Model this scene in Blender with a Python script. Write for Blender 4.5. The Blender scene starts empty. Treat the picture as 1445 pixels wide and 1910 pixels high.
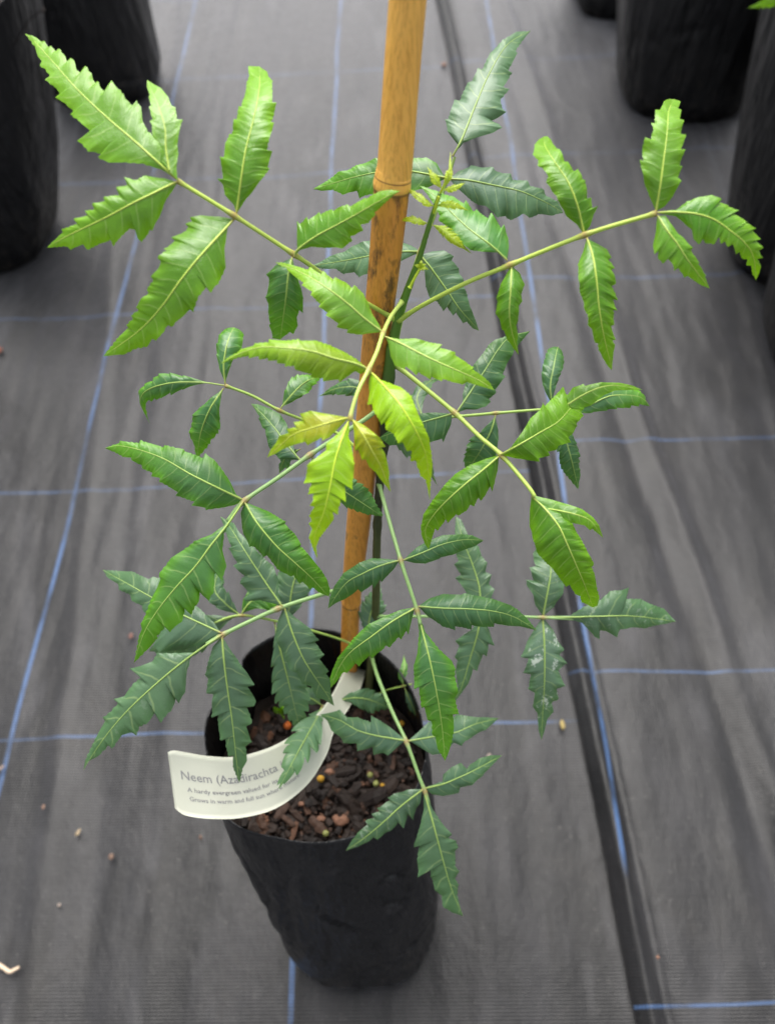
import bpy, math, random
import numpy as np
from mathutils import Matrix, Vector, noise

random.seed(7)
rng = np.random.default_rng(7)
scene = bpy.context.scene
COL = scene.collection

# ------------------------------------------------------------------ camera
F = 1464.0          # focal length in photo pixels (photo 1445 x 1910)
CH = 0.79           # height of the camera above the weed mat, metres
_dY = np.array([(700 - 722.5) / F, (-1350 - 955) / F, 1.0]); _dY /= np.linalg.norm(_dY)
_s = -0.025
_dX = np.array([1, _s, -(_dY[0] + _s * _dY[1]) / _dY[2]]); _dX /= np.linalg.norm(_dX)
_dZ = np.cross(_dX, _dY)
A = np.array([_dX, _dY, _dZ])            # camera axes (right, down, forward) -> world
def W(c):                                # camera-space point(s) -> world
    return np.asarray(c) @ A.T + np.array([0, 0, CH])
def CP(x, y, z):                         # pixel + distance -> camera space
    return np.array([(x - 722.5) / F * z, (y - 955) / F * z, z])
def P(x, y, z):
    return W(CP(x, y, z))
def G(x, y, h=0.0):                      # pixel -> point on the level plane at height h
    r = A @ np.array([(x - 722.5) / F, (y - 955) / F, 1.0])
    return r * ((h - CH) / r[2]) + np.array([0, 0, CH])

cam = bpy.data.cameras.new("camera")
camo = bpy.data.objects.new("camera", cam); COL.objects.link(camo)
m = Matrix(((A[0][0], -A[0][1], -A[0][2], 0), (A[1][0], -A[1][1], -A[1][2], 0),
            (A[2][0], -A[2][1], -A[2][2], CH), (0, 0, 0, 1)))
camo.matrix_world = m
cam.sensor_fit = 'HORIZONTAL'; cam.sensor_width = 36; cam.lens = F / 1445 * 36
cam.clip_start = 0.01; cam.clip_end = 100
cam.dof.use_dof = True; cam.dof.focus_distance = 0.345; cam.dof.aperture_fstop = 11.0
cam.dof.aperture_blades = 0
scene.camera = camo

# ------------------------------------------------------------------ light
SUN_EL, SUN_AZ = 62, -4          # degrees; azimuth measured from +Y towards +X
world = bpy.data.worlds.new("World"); scene.world = world; world.use_nodes = True
nt = world.node_tree; nt.nodes.clear()
sky = nt.nodes.new("ShaderNodeTexSky"); sky.sky_type = 'NISHITA'; sky.sun_disc = False
sky.sun_elevation = math.radians(SUN_EL); sky.sun_rotation = math.radians(SUN_AZ)
sky.air_density = 1.0; sky.dust_density = 6.0; sky.ozone_density = 1.0
hs = nt.nodes.new("ShaderNodeHueSaturation"); hs.inputs['Saturation'].default_value = 0.28
bg = nt.nodes.new("ShaderNodeBackground"); bg.inputs['Strength'].default_value = 0.12
out = nt.nodes.new("ShaderNodeOutputWorld")
nt.links.new(sky.outputs[0], hs.inputs['Color']); nt.links.new(hs.outputs[0], bg.inputs[0]); nt.links.new(bg.outputs[0], out.inputs[0])
sun = bpy.data.lights.new("sun", 'SUN'); sun.energy = 1.5; sun.angle = math.radians(50); sun.color = (1, .965, .91)
suno = bpy.data.objects.new("sun", sun); COL.objects.link(suno)
d = Vector((math.sin(math.radians(SUN_AZ)) * math.cos(math.radians(SUN_EL)), math.cos(math.radians(SUN_AZ)) * math.cos(math.radians(SUN_EL)), math.sin(math.radians(SUN_EL))))
suno.rotation_euler = d.to_track_quat('Z', 'Y').to_euler()
vs = scene.view_settings
scene.display_settings.display_device = 'sRGB'
vs.view_transform = 'Standard'; vs.look = 'None'; vs.gamma = 1; vs.use_curve_mapping = False
vs.exposure = 1.25
scene.cycles.max_bounces = 6; scene.cycles.transparent_max_bounces = 4
scene.cycles.use_denoising = True

# ------------------------------------------------------------------ helpers
def tag(o, label=None, cat=None, group=None, kind=None):
    if label: o['label'] = label
    if cat: o['category'] = cat
    if group: o['group'] = group
    if kind: o['kind'] = kind
    return o
def mesh_obj(name, verts, faces, mats, parent=None, smooth=True, uv=None, uv2=None, mi=None):
    verts = np.asarray(verts, float)
    loc = np.zeros(3)
    if parent is None:
        c = verts.mean(0); loc = np.array([c[0], c[1], verts[:, 2].min()]); verts = verts - loc
    else:
        verts = verts - np.array(parent['_o'])
    me = bpy.data.meshes.new(name)
    me.from_pydata(verts.tolist(), [], [list(map(int, f)) for f in faces]); me.update()
    if smooth: me.polygons.foreach_set('use_smooth', [True] * len(me.polygons))
    for mm in (mats if isinstance(mats, (list, tuple)) else [mats]): me.materials.append(mm)
    if mi is not None: me.polygons.foreach_set('material_index', list(map(int, mi)))
    vi = np.empty(len(me.loops), int); me.loops.foreach_get('vertex_index', vi)
    for nm, u in (('UVMap', uv), ('UVTwo', uv2)):
        if u is not None:
            l = me.uv_layers.new(name=nm); l.data.foreach_set('uv', np.asarray(u, float)[vi].ravel())
    o = bpy.data.objects.new(name, me); COL.objects.link(o)
    if parent is not None:
        o.parent = parent; o['_o'] = tuple(parent['_o'])
    else:
        o.location = loc; o['_o'] = tuple(loc)
    return o
def empty(name, loc):
    o = bpy.data.objects.new(name, None); COL.objects.link(o); o.location = loc; o['_o'] = tuple(float(a) for a in loc)
    o.empty_display_size = .02
    return o
def catmull(pts, n):
    pts = np.asarray(pts, float)
    p = np.vstack([2 * pts[0] - pts[1], pts, 2 * pts[-1] - pts[-2]])
    seg = len(pts) - 1; res = []
    k = 40
    for i in range(seg):
        t = np.linspace(0, 1, k, endpoint=(i == seg - 1))[:, None]
        a, b, c, d_ = p[i], p[i + 1], p[i + 2], p[i + 3]
        res.append(.5 * ((2 * b) + (c - a) * t + (2 * a - 5 * b + 4 * c - d_) * t ** 2 + (3 * b - a - 3 * c + d_) * t ** 3))
    q = np.vstack(res)
    s = np.r_[0, np.cumsum(np.linalg.norm(np.diff(q[:, :3], axis=0), axis=1))]
    u = np.linspace(0, s[-1], n)
    return np.stack([np.interp(u, s, q[:, j]) for j in range(q.shape[1])], 1)
def frames(c, ref):
    T = np.gradient(c, axis=0); T /= np.linalg.norm(T, axis=1)[:, None] + 1e-12
    L = np.zeros_like(c); l = np.asarray(ref, float)
    for i in range(len(c)):
        l = l - T[i] * (l @ T[i]); l = l / (np.linalg.norm(l) + 1e-12); L[i] = l
    return T, L, np.cross(T, L)
def tube(c, r, sides=10, cap=True, wob=0.0):
    c = np.asarray(c, float); n = len(c); r = np.broadcast_to(r, (n,))
    T, L, N = frames(c, [0.31, .2, .93] if abs((c[-1] - c[0])[2]) < .8 * np.linalg.norm(c[-1] - c[0]) else [1, .1, 0])
    a = np.linspace(0, 2 * math.pi, sides, endpoint=False)
    V = []; 
    for i in range(n):
        rr = r[i] * (1 + wob * rng.normal(size=sides)) if wob else r[i] * np.ones(sides)
        V.append(c[i] + L[i] * (np.cos(a) * rr)[:, None] + N[i] * (np.sin(a) * rr)[:, None])
    V = np.vstack(V); Fc = []
    for i in range(n - 1):
        for j in range(sides):
            k = (j + 1) % sides
            Fc.append((i * sides + j, i * sides + k, (i + 1) * sides + k, (i + 1) * sides + j))
    if cap:
        Fc.append(tuple(range(sides))[::-1]); Fc.append(tuple((n - 1) * sides + j for j in range(sides)))
    return V, Fc

# node helpers
class NT:
    def __init__(s, name):
        s.m = bpy.data.materials.new(name); s.m.use_nodes = True; s.t = s.m.node_tree; s.t.nodes.clear()
        s.out = s.t.nodes.new('ShaderNodeOutputMaterial')
    def n(s, typ, **kw):
        nd = s.t.nodes.new(typ)
        for k, v in kw.items():
            if k.startswith('i_'):
                key = k[2:]
                key = int(key) if key.isdigit() else key.replace('_', ' ')
                if hasattr(v, 'is_linked') or isinstance(v, bpy.types.NodeSocket): s.t.links.new(v, nd.inputs[key])
                else: nd.inputs[key].default_value = v
            else: setattr(nd, k, v)
        return nd
    def math(s, op, a, b=None, c=None, clamp=False):
        nd = s.t.nodes.new('ShaderNodeMath'); nd.operation = op; nd.use_clamp = clamp
        for i, v in enumerate((a, b, c)):
            if v is None: continue
            if isinstance(v, bpy.types.NodeSocket): s.t.links.new(v, nd.inputs[i])
            else: nd.inputs[i].default_value = v
        return nd.outputs[0]
    def ss(s, v, lo, hi):                 # smoothstep map
        nd = s.t.nodes.new('ShaderNodeMapRange'); nd.interpolation_type = 'SMOOTHSTEP'
        s.t.links.new(v, nd.inputs[0]); nd.inputs[1].default_value = lo; nd.inputs[2].default_value = hi
        return nd.outputs[0]
    def mix(s, f, a, b, blend='MIX'):
        nd = s.t.nodes.new('ShaderNodeMix'); nd.data_type = 'RGBA'; nd.blend_type = blend
        for i, v in ((0, f), (6, a), (7, b)):
            if isinstance(v, bpy.types.NodeSocket): s.t.links.new(v, nd.inputs[i])
            elif i == 0: nd.inputs[i].default_value = v
            else: nd.inputs[i].default_value = (*v, 1) if len(v) == 3 else v
        return nd.outputs[2]
    def noise(s, vec, scale, detail=3, rough=.5, scl=None):
        if scl is not None:
            mp = s.n('ShaderNodeMapping'); s.t.links.new(vec, mp.inputs[0]); mp.inputs['Scale'].default_value = scl; vec = mp.outputs[0]
        nd = s.n('ShaderNodeTexNoise'); s.t.links.new(vec, nd.inputs['Vector'])
        nd.inputs['Scale'].default_value = scale; nd.inputs['Detail'].default_value = detail; nd.inputs['Roughness'].default_value = rough
        return nd.outputs[0]
    def bump(s, h, strength, dist, normal=None):
        nd = s.n('ShaderNodeBump'); s.t.links.new(h, nd.inputs['Height']); nd.inputs['Strength'].default_value = strength; nd.inputs['Distance'].default_value = dist
        if normal is not None: s.t.links.new(normal, nd.inputs['Normal'])
        return nd.outputs[0]
    def link(s, a, b): s.t.links.new(a, b)
    def pbsdf(s, base, rough=.5, spec=.5, normal=None, **kw):
        nd = s.n('ShaderNodeBsdfPrincipled')
        for key, v in (('Base Color', base), ('Roughness', rough), ('Specular IOR Level', spec)):
            if isinstance(v, bpy.types.NodeSocket): s.link(v, nd.inputs[key])
            else: nd.inputs[key].default_value = (*v, 1) if isinstance(v, tuple) and len(v) == 3 else v
        if normal is not None: s.link(normal, nd.inputs['Normal'])
        for k, v in kw.items(): nd.inputs[k.replace('_', ' ')].default_value = v
        return nd
    def done(s, shader): s.link(shader, s.out.inputs[0]); return s.m

def simple(name, col, rough=.5, var=.25, scale=300, spec=.5, bump=0, **kw):
    t = NT(name); co = t.n('ShaderNodeTexCoord').outputs['Object']
    nz = t.noise(co, scale, 4, .6)
    c = t.mix(nz, tuple(max(0, x * (1 - var)) for x in col), tuple(min(1, x * (1 + var)) for x in col))
    nrm = t.bump(nz, bump, .001) if bump else None
    b = t.pbsdf(c, rough, spec, nrm, **kw)
    return t.done(b.outputs[0])

# ------------------------------------------------------------------ materials
def mat_leaf():
    t = NT('leaf_blade')
    uv = t.n('ShaderNodeUVMap', uv_map='UVMap').outputs[0]; uv2 = t.n('ShaderNodeUVMap', uv_map='UVTwo').outputs[0]
    s1 = t.n('ShaderNodeSeparateXYZ'); t.link(uv, s1.inputs[0]); s2 = t.n('ShaderNodeSeparateXYZ'); t.link(uv2, s2.inputs[0])
    q, v = s1.outputs[0], s1.outputs[1]; u, dmm = s2.outputs[0], s2.outputs[1]
    co = t.n('ShaderNodeTexCoord').outputs['Object']
    av = t.math('ABSOLUTE', v); ad = t.math('ABSOLUTE', dmm)
    side = t.math('GREATER_THAN', v, 0.0)
    wob = t.math('MULTIPLY', t.math('SUBTRACT', t.noise(co, 160, 2), .5), .22)
    qq = t.math('ADD', t.math('ADD', t.math('SUBTRACT', q, t.math('MULTIPLY', t.math('POWER', av, 2.2), .45)), t.math('MULTIPLY', side, .42)), wob)
    fr = t.math('ABSOLUTE', t.math('SUBTRACT', t.math('FRACT', qq), .5))       # .5 at the vein
    vein = t.math('SUBTRACT', 1.0, t.ss(t.math('SUBTRACT', .5, fr), .010, .065))
    vein = t.math('MULTIPLY', vein, t.math('SUBTRACT', 1.0, t.ss(av, .6, 1.0)))
    pillow = t.ss(t.math('SUBTRACT', .5, fr), 0.0, .32)
    mid = t.math('SUBTRACT', 1.0, t.ss(t.math('DIVIDE', ad, t.math('SUBTRACT', 1.15, u)), .25, .75))
    ret = t.n('ShaderNodeTexVoronoi', feature='DISTANCE_TO_EDGE'); t.link(co, ret.inputs['Vector']); ret.inputs['Scale'].default_value = 900
    retm = t.math('SUBTRACT', 1.0, t.ss(ret.outputs[0], 0.0, .12))
    base = t.n('ShaderNodeAttribute', attribute_type='OBJECT', attribute_name='blade_color').outputs['Color']
    tip = t.n('ShaderNodeAttribute', attribute_type='OBJECT', attribute_name='tip_color').outputs['Color']
    res = t.n('ShaderNodeAttribute', attribute_type='OBJECT', attribute_name='residue').outputs['Fac']
    n1 = t.noise(co, 55, 3); n2 = t.noise(co, 420, 3, .6)
    edge = t.math('ADD', t.math('MULTIPLY', t.ss(u, .30, .95), .9), t.math('MULTIPLY', t.ss(av, .45, 1.0), .65), clamp=True)
    edge = t.math('MULTIPLY', edge, t.math('ADD', .55, n1), clamp=True)
    c = t.mix(edge, base, tip)  # tips and margins yellower, partly light through the blade put into the colour
    c = t.mix(t.math('MULTIPLY', t.ss(n1, .35, .7), .22), c, t.mix(1.0, c, (.62, .66, .6), 'MULTIPLY'))
    c = t.mix(t.math('MULTIPLY', n2, .3), c, t.mix(1.0, c, (.6, .62, .5), 'MULTIPLY'))
    c = t.mix(t.math('MULTIPLY', retm, .10), c, tip)
    vc = t.mix(.55, c, (.56, .70, .27))
    c = t.mix(t.math('MULTIPLY', vein, .38), c, vc)
    c = t.mix(mid, c, t.mix(.4, c, (.45, .58, .16)))
    # chalky dried residue and specks on the old leaflets
    rn = t.noise(co, 170, 5, .78, scl=(1, .6, 1)); rm = t.math('MULTIPLY', t.ss(rn, .575, .62), res, clamp=True)
    c = t.mix(t.math('MULTIPLY', rm, .65), c, (.62, .68, .62))
    h = t.math('ADD', t.math('MULTIPLY', pillow, .5), t.math('MULTIPLY', n2, .10))
    h = t.math('SUBTRACT', h, t.math('MULTIPLY', retm, .10))
    nrm = t.bump(h, .6, .0005)
    nrm = t.bump(t.noise(co, 70, 2, .45), .6, .0024, nrm)
    rough = t.math('ADD', .23, t.math('MULTIPLY', n1, .18))
    b = t.pbsdf(c, rough, .56, nrm)
    tr = t.n('ShaderNodeBsdfTranslucent'); t.link(t.mix(1.0, t.mix(.45, c, tip), (1.25, 1.15, .55), 'MULTIPLY'), tr.inputs[0])
    mx = t.n('ShaderNodeMixShader'); mx.inputs[0].default_value = .30; t.link(b.outputs[0], mx.inputs[1]); t.link(tr.outputs[0], mx.inputs[2])
    return t.done(mx.outputs[0])
def mat_rib():
    t = NT('leaf_midrib')
    base = t.n('ShaderNodeAttribute', attribute_type='OBJECT', attribute_name='rib_color').outputs['Color']
    co = t.n('ShaderNodeTexCoord').outputs['Object']
    uv = t.n('ShaderNodeUVMap', uv_map='UVMap').outputs[0]; s1 = t.n('ShaderNodeSeparateXYZ'); t.link(uv, s1.inputs[0])
    nz = t.noise(co, 400, 3)
    c = t.mix(t.math('MULTIPLY', nz, .35), base, t.mix(1.0, base, (.6, .6, .5), 'MULTIPLY'))
    # v of the uv = nearness to a node of the stalk, where the tissue is brownish
    c = t.mix(t.math('MULTIPLY', s1.outputs[1], .8), c, (.30, .17, .07))
    b = t.pbsdf(c, .42, .45, t.bump(nz, .3, .0003))
    return t.done(b.outputs[0])
M_LEAF = mat_leaf(); M_RIB = mat_rib()

def mat_mat(name, sx0, cy0, cdy, ysl, seed):
    """woven ground-cover fabric: blue marker yarns at x = sx0 + k*.3 and y = cy0 + k*cdy"""
    t = NT(name); g = t.n('ShaderNodeNewGeometry').outputs['Position']
    s = t.n('ShaderNodeSeparateXYZ'); t.link(g, s.inputs[0]); X, Y = s.outputs[0], s.outputs[1]
    off = t.n('ShaderNodeVectorMath', operation='ADD'); t.link(g, off.inputs[0]); off.inputs[1].default_value = (seed, seed * .7, 0); co = off.outputs[0]
    wx = t.math('MULTIPLY', t.math('SUBTRACT', t.noise(co, 3.0, 2), .5), .016)
    wy = t.math('MULTIPLY', t.math('SUBTRACT', t.noise(co, 3.3, 2, scl=(1, 1.3, 1)), .5), .020)
    Xw = t.math('ADD', X, wx); Yw = t.math('ADD', t.math('SUBTRACT', Y, t.math('MULTIPLY', X, ysl)), wy)
    def stripe(c, c0, per, half):
        f = t.math('FRACT', t.math('ADD', t.math('DIVIDE', t.math('SUBTRACT', c, c0), per), .5))
        a = t.math('MULTIPLY', t.math('ABSOLUTE', t.math('SUBTRACT', f, .5)), per)
        return t.math('SUBTRACT', 1.0, t.ss(a, half * .75, half * 1.2))
    P1 = .0027
    wavX = t.math('SINE', t.math('MULTIPLY', X, 2 * math.pi / P1)); wavY = t.math('SINE', t.math('MULTIPLY', Y, 2 * math.pi / P1))
    weave = t.math('ADD', t.math('MULTIPLY', wavX, .35), t.math('ADD', wavY, t.math('MULTIPLY', t.math('MULTIPLY', wavX, wavY), .5)))
    weave01 = t.math('ADD', t.math('MULTIPLY', weave, .27), .5, clamp=True)
    st = stripe(Xw, sx0, .30, .0024)
    ct = stripe(Yw, cy0, cdy, .0014)
    if seed: st = t.math('MULTIPLY', st, t.math('MULTIPLY', t.math('LESS_THAN', X, .30), t.ss(Y, .095, .13)))
    dash = t.ss(wavX, -.8, .3)
    ct = t.math('MULTIPLY', ct, t.math('ADD', .45, t.math('MULTIPLY', dash, .55)))
    dash2 = t.ss(wavY, -.9, .2)
    st = t.math('MULTIPLY', st, t.math('ADD', .6, t.math('MULTIPLY', dash2, .4)))
    worn = t.math('ADD', .15, t.math('MULTIPLY', t.ss(t.noise(co, 14, 4, .6), .3, .6), .85), clamp=True)
    blue = t.math('MULTIPLY', t.math('MAXIMUM', t.math('MULTIPLY', st, .85), t.math('MULTIPLY', ct, .62)), worn, clamp=True)
    # dust, dirt and painted fold shading, drawn out along the run of the fabric
    n1 = t.noise(co, 8, 5, .6, scl=(1.8, .75, 1)); n2 = t.noise(co, 18, 4, .6, scl=(1.5, .8, 1)); n3 = t.noise(co, 7, 5, .7); n4 = t.noise(co, 260, 3, .7)
    n5 = t.noise(co, 110, 3, .6, scl=(.16, 4.5, 1))
    k = t.math('ADD', t.math('MULTIPLY', t.ss(n1, .40, .60), .50), t.math('ADD', t.math('MULTIPLY', t.ss(n2, .38, .66), .22), t.math('MULTIPLY', t.ss(n5, .3, .7), .28)))
    c = t.mix(k, (.0020, .0020, .0022), (.025, .0245, .0265))
    if seed: c = t.mix(t.ss(X, .16, .42), c, t.mix(1.0, c, (.62, .61, .60), 'MULTIPLY'))  # darker towards the right: shade from the bags there put into the colour
    n6 = t.noise(co, 6.5, 4, .6, scl=(1.6, .45, 1)); c = t.mix(t.math('MULTIPLY', t.ss(n6, .50, .66), .50), c, (.075, .074, .077))
    n7 = t.noise(co, 5.5, 4, .6, scl=(2.0, .5, 1)); c = t.mix(t.math('MULTIPLY', t.ss(n7, .48, .60), .9), c, (.0012, .0012, .0013))
    c = t.mix(t.math('MULTIPLY', t.ss(n3, .52, .70), .35), c, (.030, .027, .023))
    c = t.mix(t.math('MULTIPLY', t.ss(n4, .64, .72), .45), c, (.15, .14, .13))
    c = t.mix(t.math('MULTIPLY', weave01, .75), c, t.mix(1.0, c, (.15, .15, .15), 'MULTIPLY'))
    if seed: c = t.mix(t.ss(t.math('SUBTRACT', X, t.math('SUBTRACT', .180, t.math('MULTIPLY', Y, .054))), .020, .031), t.mix(1.0, c, (.55, .55, .55), 'MULTIPLY'), c)  # the fold's shadow painted as a darker strip along the overlapping hem
    c = t.mix(blue, c, (.055, .115, .25))
    nb = t.bump(weave01, .6, .0006)
    nb = t.bump(n2, .40, .007, nb)
    rough = t.math('ADD', .35, t.math('MULTIPLY', n1, .20))
    b = t.pbsdf(c, rough, .31, nb)
    b.inputs['Sheen Weight'].default_value = .72
    if seed:                                   # low sheen on the doubled hem, whose fold shade is painted into the colour
        dd = t.math('SUBTRACT', X, t.math('SUBTRACT', .180, t.math('MULTIPLY', Y, .054)))
        t.link(t.math('ADD', .12, t.math('MULTIPLY', t.ss(dd, .022, .034), .60)), b.inputs['Sheen Weight'])
    b.inputs['Sheen Roughness'].default_value = .45; b.inputs['Sheen Tint'].default_value = (.90, .89, .93, 1)
    return t.done(b.outputs[0])

def mat_plastic(name='black_poly'):
    t = NT(name); co = t.n('ShaderNodeTexCoord').outputs['Object']
    n1 = t.noise(co, 14, 5, .65); n2 = t.noise(co, 90, 4, .6); n3 = t.noise(co, 16, 3, .6, scl=(2.5, 2.5, .4)); n4 = t.noise(co, 420, 3, .6)
    s = t.n('ShaderNodeSeparateXYZ'); t.link(t.n('ShaderNodeNewGeometry').outputs['Position'], s.inputs[0])
    low = t.math('SUBTRACT', 1.0, t.ss(s.outputs[2], 0.0, .16))
    c = t.mix(t.math('MULTIPLY', t.ss(n1, .45, .8), .6), (.0055, .0056, .0062), (.016, .0155, .0155))
    c = t.mix(t.math('MULTIPLY', t.math('MULTIPLY', t.ss(n2, .5, .66), low), .55), c, (.045, .037, .030))
    c = t.mix(t.math('MULTIPLY', t.ss(n4, .68, .74), .30), c, (.08, .075, .07))
    nb = t.bump(n3, .8, .016); nb = t.bump(n2, .35, .002, nb)
    rough = t.math('ADD', .20, t.math('MULTIPLY', n1, .30))
    return t.done(t.pbsdf(c, rough, .42, nb).outputs[0])

def mat_bamboo():
    t = NT('bamboo_culm')
    uv = t.n('ShaderNodeUVMap', uv_map='UVMap').outputs[0]; s1 = t.n('ShaderNodeSeparateXYZ'); t.link(uv, s1.inputs[0])
    ang, hgt = s1.outputs[0], s1.outputs[1]           # turn (0..1) and distance up the stake in metres
    co = t.n('ShaderNodeTexCoord').outputs['Object']
    fib = t.noise(co, 900, 4, .6, scl=(1, 1, .03)); fib2 = t.noise(co, 260, 4, .6, scl=(1, 1, .06)); n1 = t.noise(co, 40, 4, .6, scl=(1, 1, .4)); n2 = t.noise(co, 130, 5, .7, scl=(1, 1, .3))
    upper = t.ss(hgt, BN1 - .0006, BN1 + .0006)
    low = t.mix(n1, (.62, .24, .032), (.78, .37, .07)); up = t.mix(n1, (.86, .42, .07), (.94, .55, .13))
    c = t.mix(upper, low, up)
    c = t.mix(t.math('MULTIPLY', t.ss(fib, .42, .68), .55), c, t.mix(1.0, c, (.58, .5, .4), 'MULTIPLY'))
    c = t.mix(t.math('MULTIPLY', t.ss(fib2, .5, .75), .35), c, t.mix(1.0, c, (1.25, 1.25, 1.3), 'MULTIPLY'))
    # dark weather stains below the upper node
    zone = t.math('MULTIPLY', t.ss(hgt, BN1 - .085, BN1 - .045), t.math('SUBTRACT', 1.0, upper))
    st = t.math('MULTIPLY', t.ss(n2, .47, .62), zone)
    c = t.mix(t.math('MULTIPLY', st, .82), c, (.045, .026, .014))
    st2 = t.math('MULTIPLY', t.ss(t.noise(co, 75, 3, .6), .60, .66), t.math('SUBTRACT', 1.0, upper))
    c = t.mix(t.math('MULTIPLY', st2, .5), c, (.08, .04, .02))
    for bn in (BN1, BN0):
        a = t.math('ABSOLUTE', t.math('SUBTRACT', hgt, bn)); ringm = t.math('SUBTRACT', 1.0, t.ss(a, .0002, .0009))
        c = t.mix(t.math('MULTIPLY', ringm, .7), c, (.10, .05, .02))
    a = t.math('ABSOLUTE', t.math('SUBTRACT', hgt, BN1 + .0042)); c = t.mix(t.math('MULTIPLY', t.math('SUBTRACT', 1.0, t.ss(a, .0001, .0004)), .75), c, (.14, .06, .02))
    b = t.pbsdf(c, .34, .45, t.bump(fib, .3, .0004))
    return t.done(b.outputs[0])

# ------------------------------------------------------------------ the ground: two overlapping weed mats
def mat_h(x, y, seed=0.0):
    h = .0050 * noise.noise(Vector((x * 9 + seed, y * 1.1, .3 + seed))) + .0016 * noise.noise(Vector((x * 22, y * 2.6, 4.1 + seed))) + .0012 * noise.noise(Vector((x * 60, y * 9, 9.0 + seed)))
    # a few long creases
    for (x0, sl, w, a) in ((-.335, -.10, .010, .0045), (-.29, -.09, .012, -.004), (-.23, -.05, .009, .003), (.33, -.09, .012, -.006), (.355, -.08, .010, .006), (.44, .05, .014, .004), (-.02, .03, .010, .0028)):
        dd = x - (x0 + sl * y + .012 * noise.noise(Vector((y * 2.5, x0 * 9, 0))))
        h += a * math.exp(-(dd / w) ** 2) * (.6 + .7 * noise.noise(Vector((y * 3, x0 * 5, 2))))
    return h
def seam(y): return .180 - .054 * y + .004 * noise.noise(Vector((y * 3, 0, 5)))
def axis(a0, a1, b0, b1, fine, coarse):
    l = list(np.arange(a0, b0, coarse)) + list(np.arange(b0, b1, fine)) + list(np.arange(b1, a1 + coarse, coarse))
    return np.array(l)
def sheet(name, xs, ys, fn, mat, label):
    V = []; nx, ny = len(xs), len(ys)
    for y in ys:
        for x in xs: V.append(fn(x, y))
    Fc = [(j * nx + i, j * nx + i + 1, (j + 1) * nx + i + 1, (j + 1) * nx + i) for j in range(ny - 1) for i in range(nx - 1)]
    o = mesh_obj(name, V, Fc, mat)
    return tag(o, label, 'ground', kind='structure')
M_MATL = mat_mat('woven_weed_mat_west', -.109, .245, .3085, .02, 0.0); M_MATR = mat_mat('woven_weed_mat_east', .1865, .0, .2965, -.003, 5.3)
ys = axis(-2.5, 6.0, -.25, 2.2, .008, .12)
sheet('ground', axis(-4.0, .32, -.75, .32, .005, .12), ys, lambda x, y: (x, y, mat_h(x, y)), M_MATL, 'grey woven weed mat with blue marker yarns under the potted seedling')
dR = np.r_[0, .0015, .003, .005, .007, .009, .011, .013, .015, .017, .019, .021, .023, .026, .03, .035, np.arange(.04, .66, .005), np.arange(.7, 4, .12)]
def right(dd, y):
    x = seam(y) + dd
    hump = .0065 * math.exp(-((dd - .0120) / .0070) ** 2) * (1 + .25 * noise.noise(Vector((y * 6, 0, 3))))
    edge = -.0030 * math.exp(-(dd / .0018) ** 2) - .0040 * math.exp(-((dd - .0260) / .0040) ** 2)
    return (x, y, .0085 + hump + edge + mat_h(x, y) * (1 if dd < .03 else 1) + .3 * mat_h(x, y, 3.0) * min(1, dd / .1))
sheet('ground_overlap', dR, ys, right, M_MATR, 'second grey woven weed mat overlapping with a raised folded edge')

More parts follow.
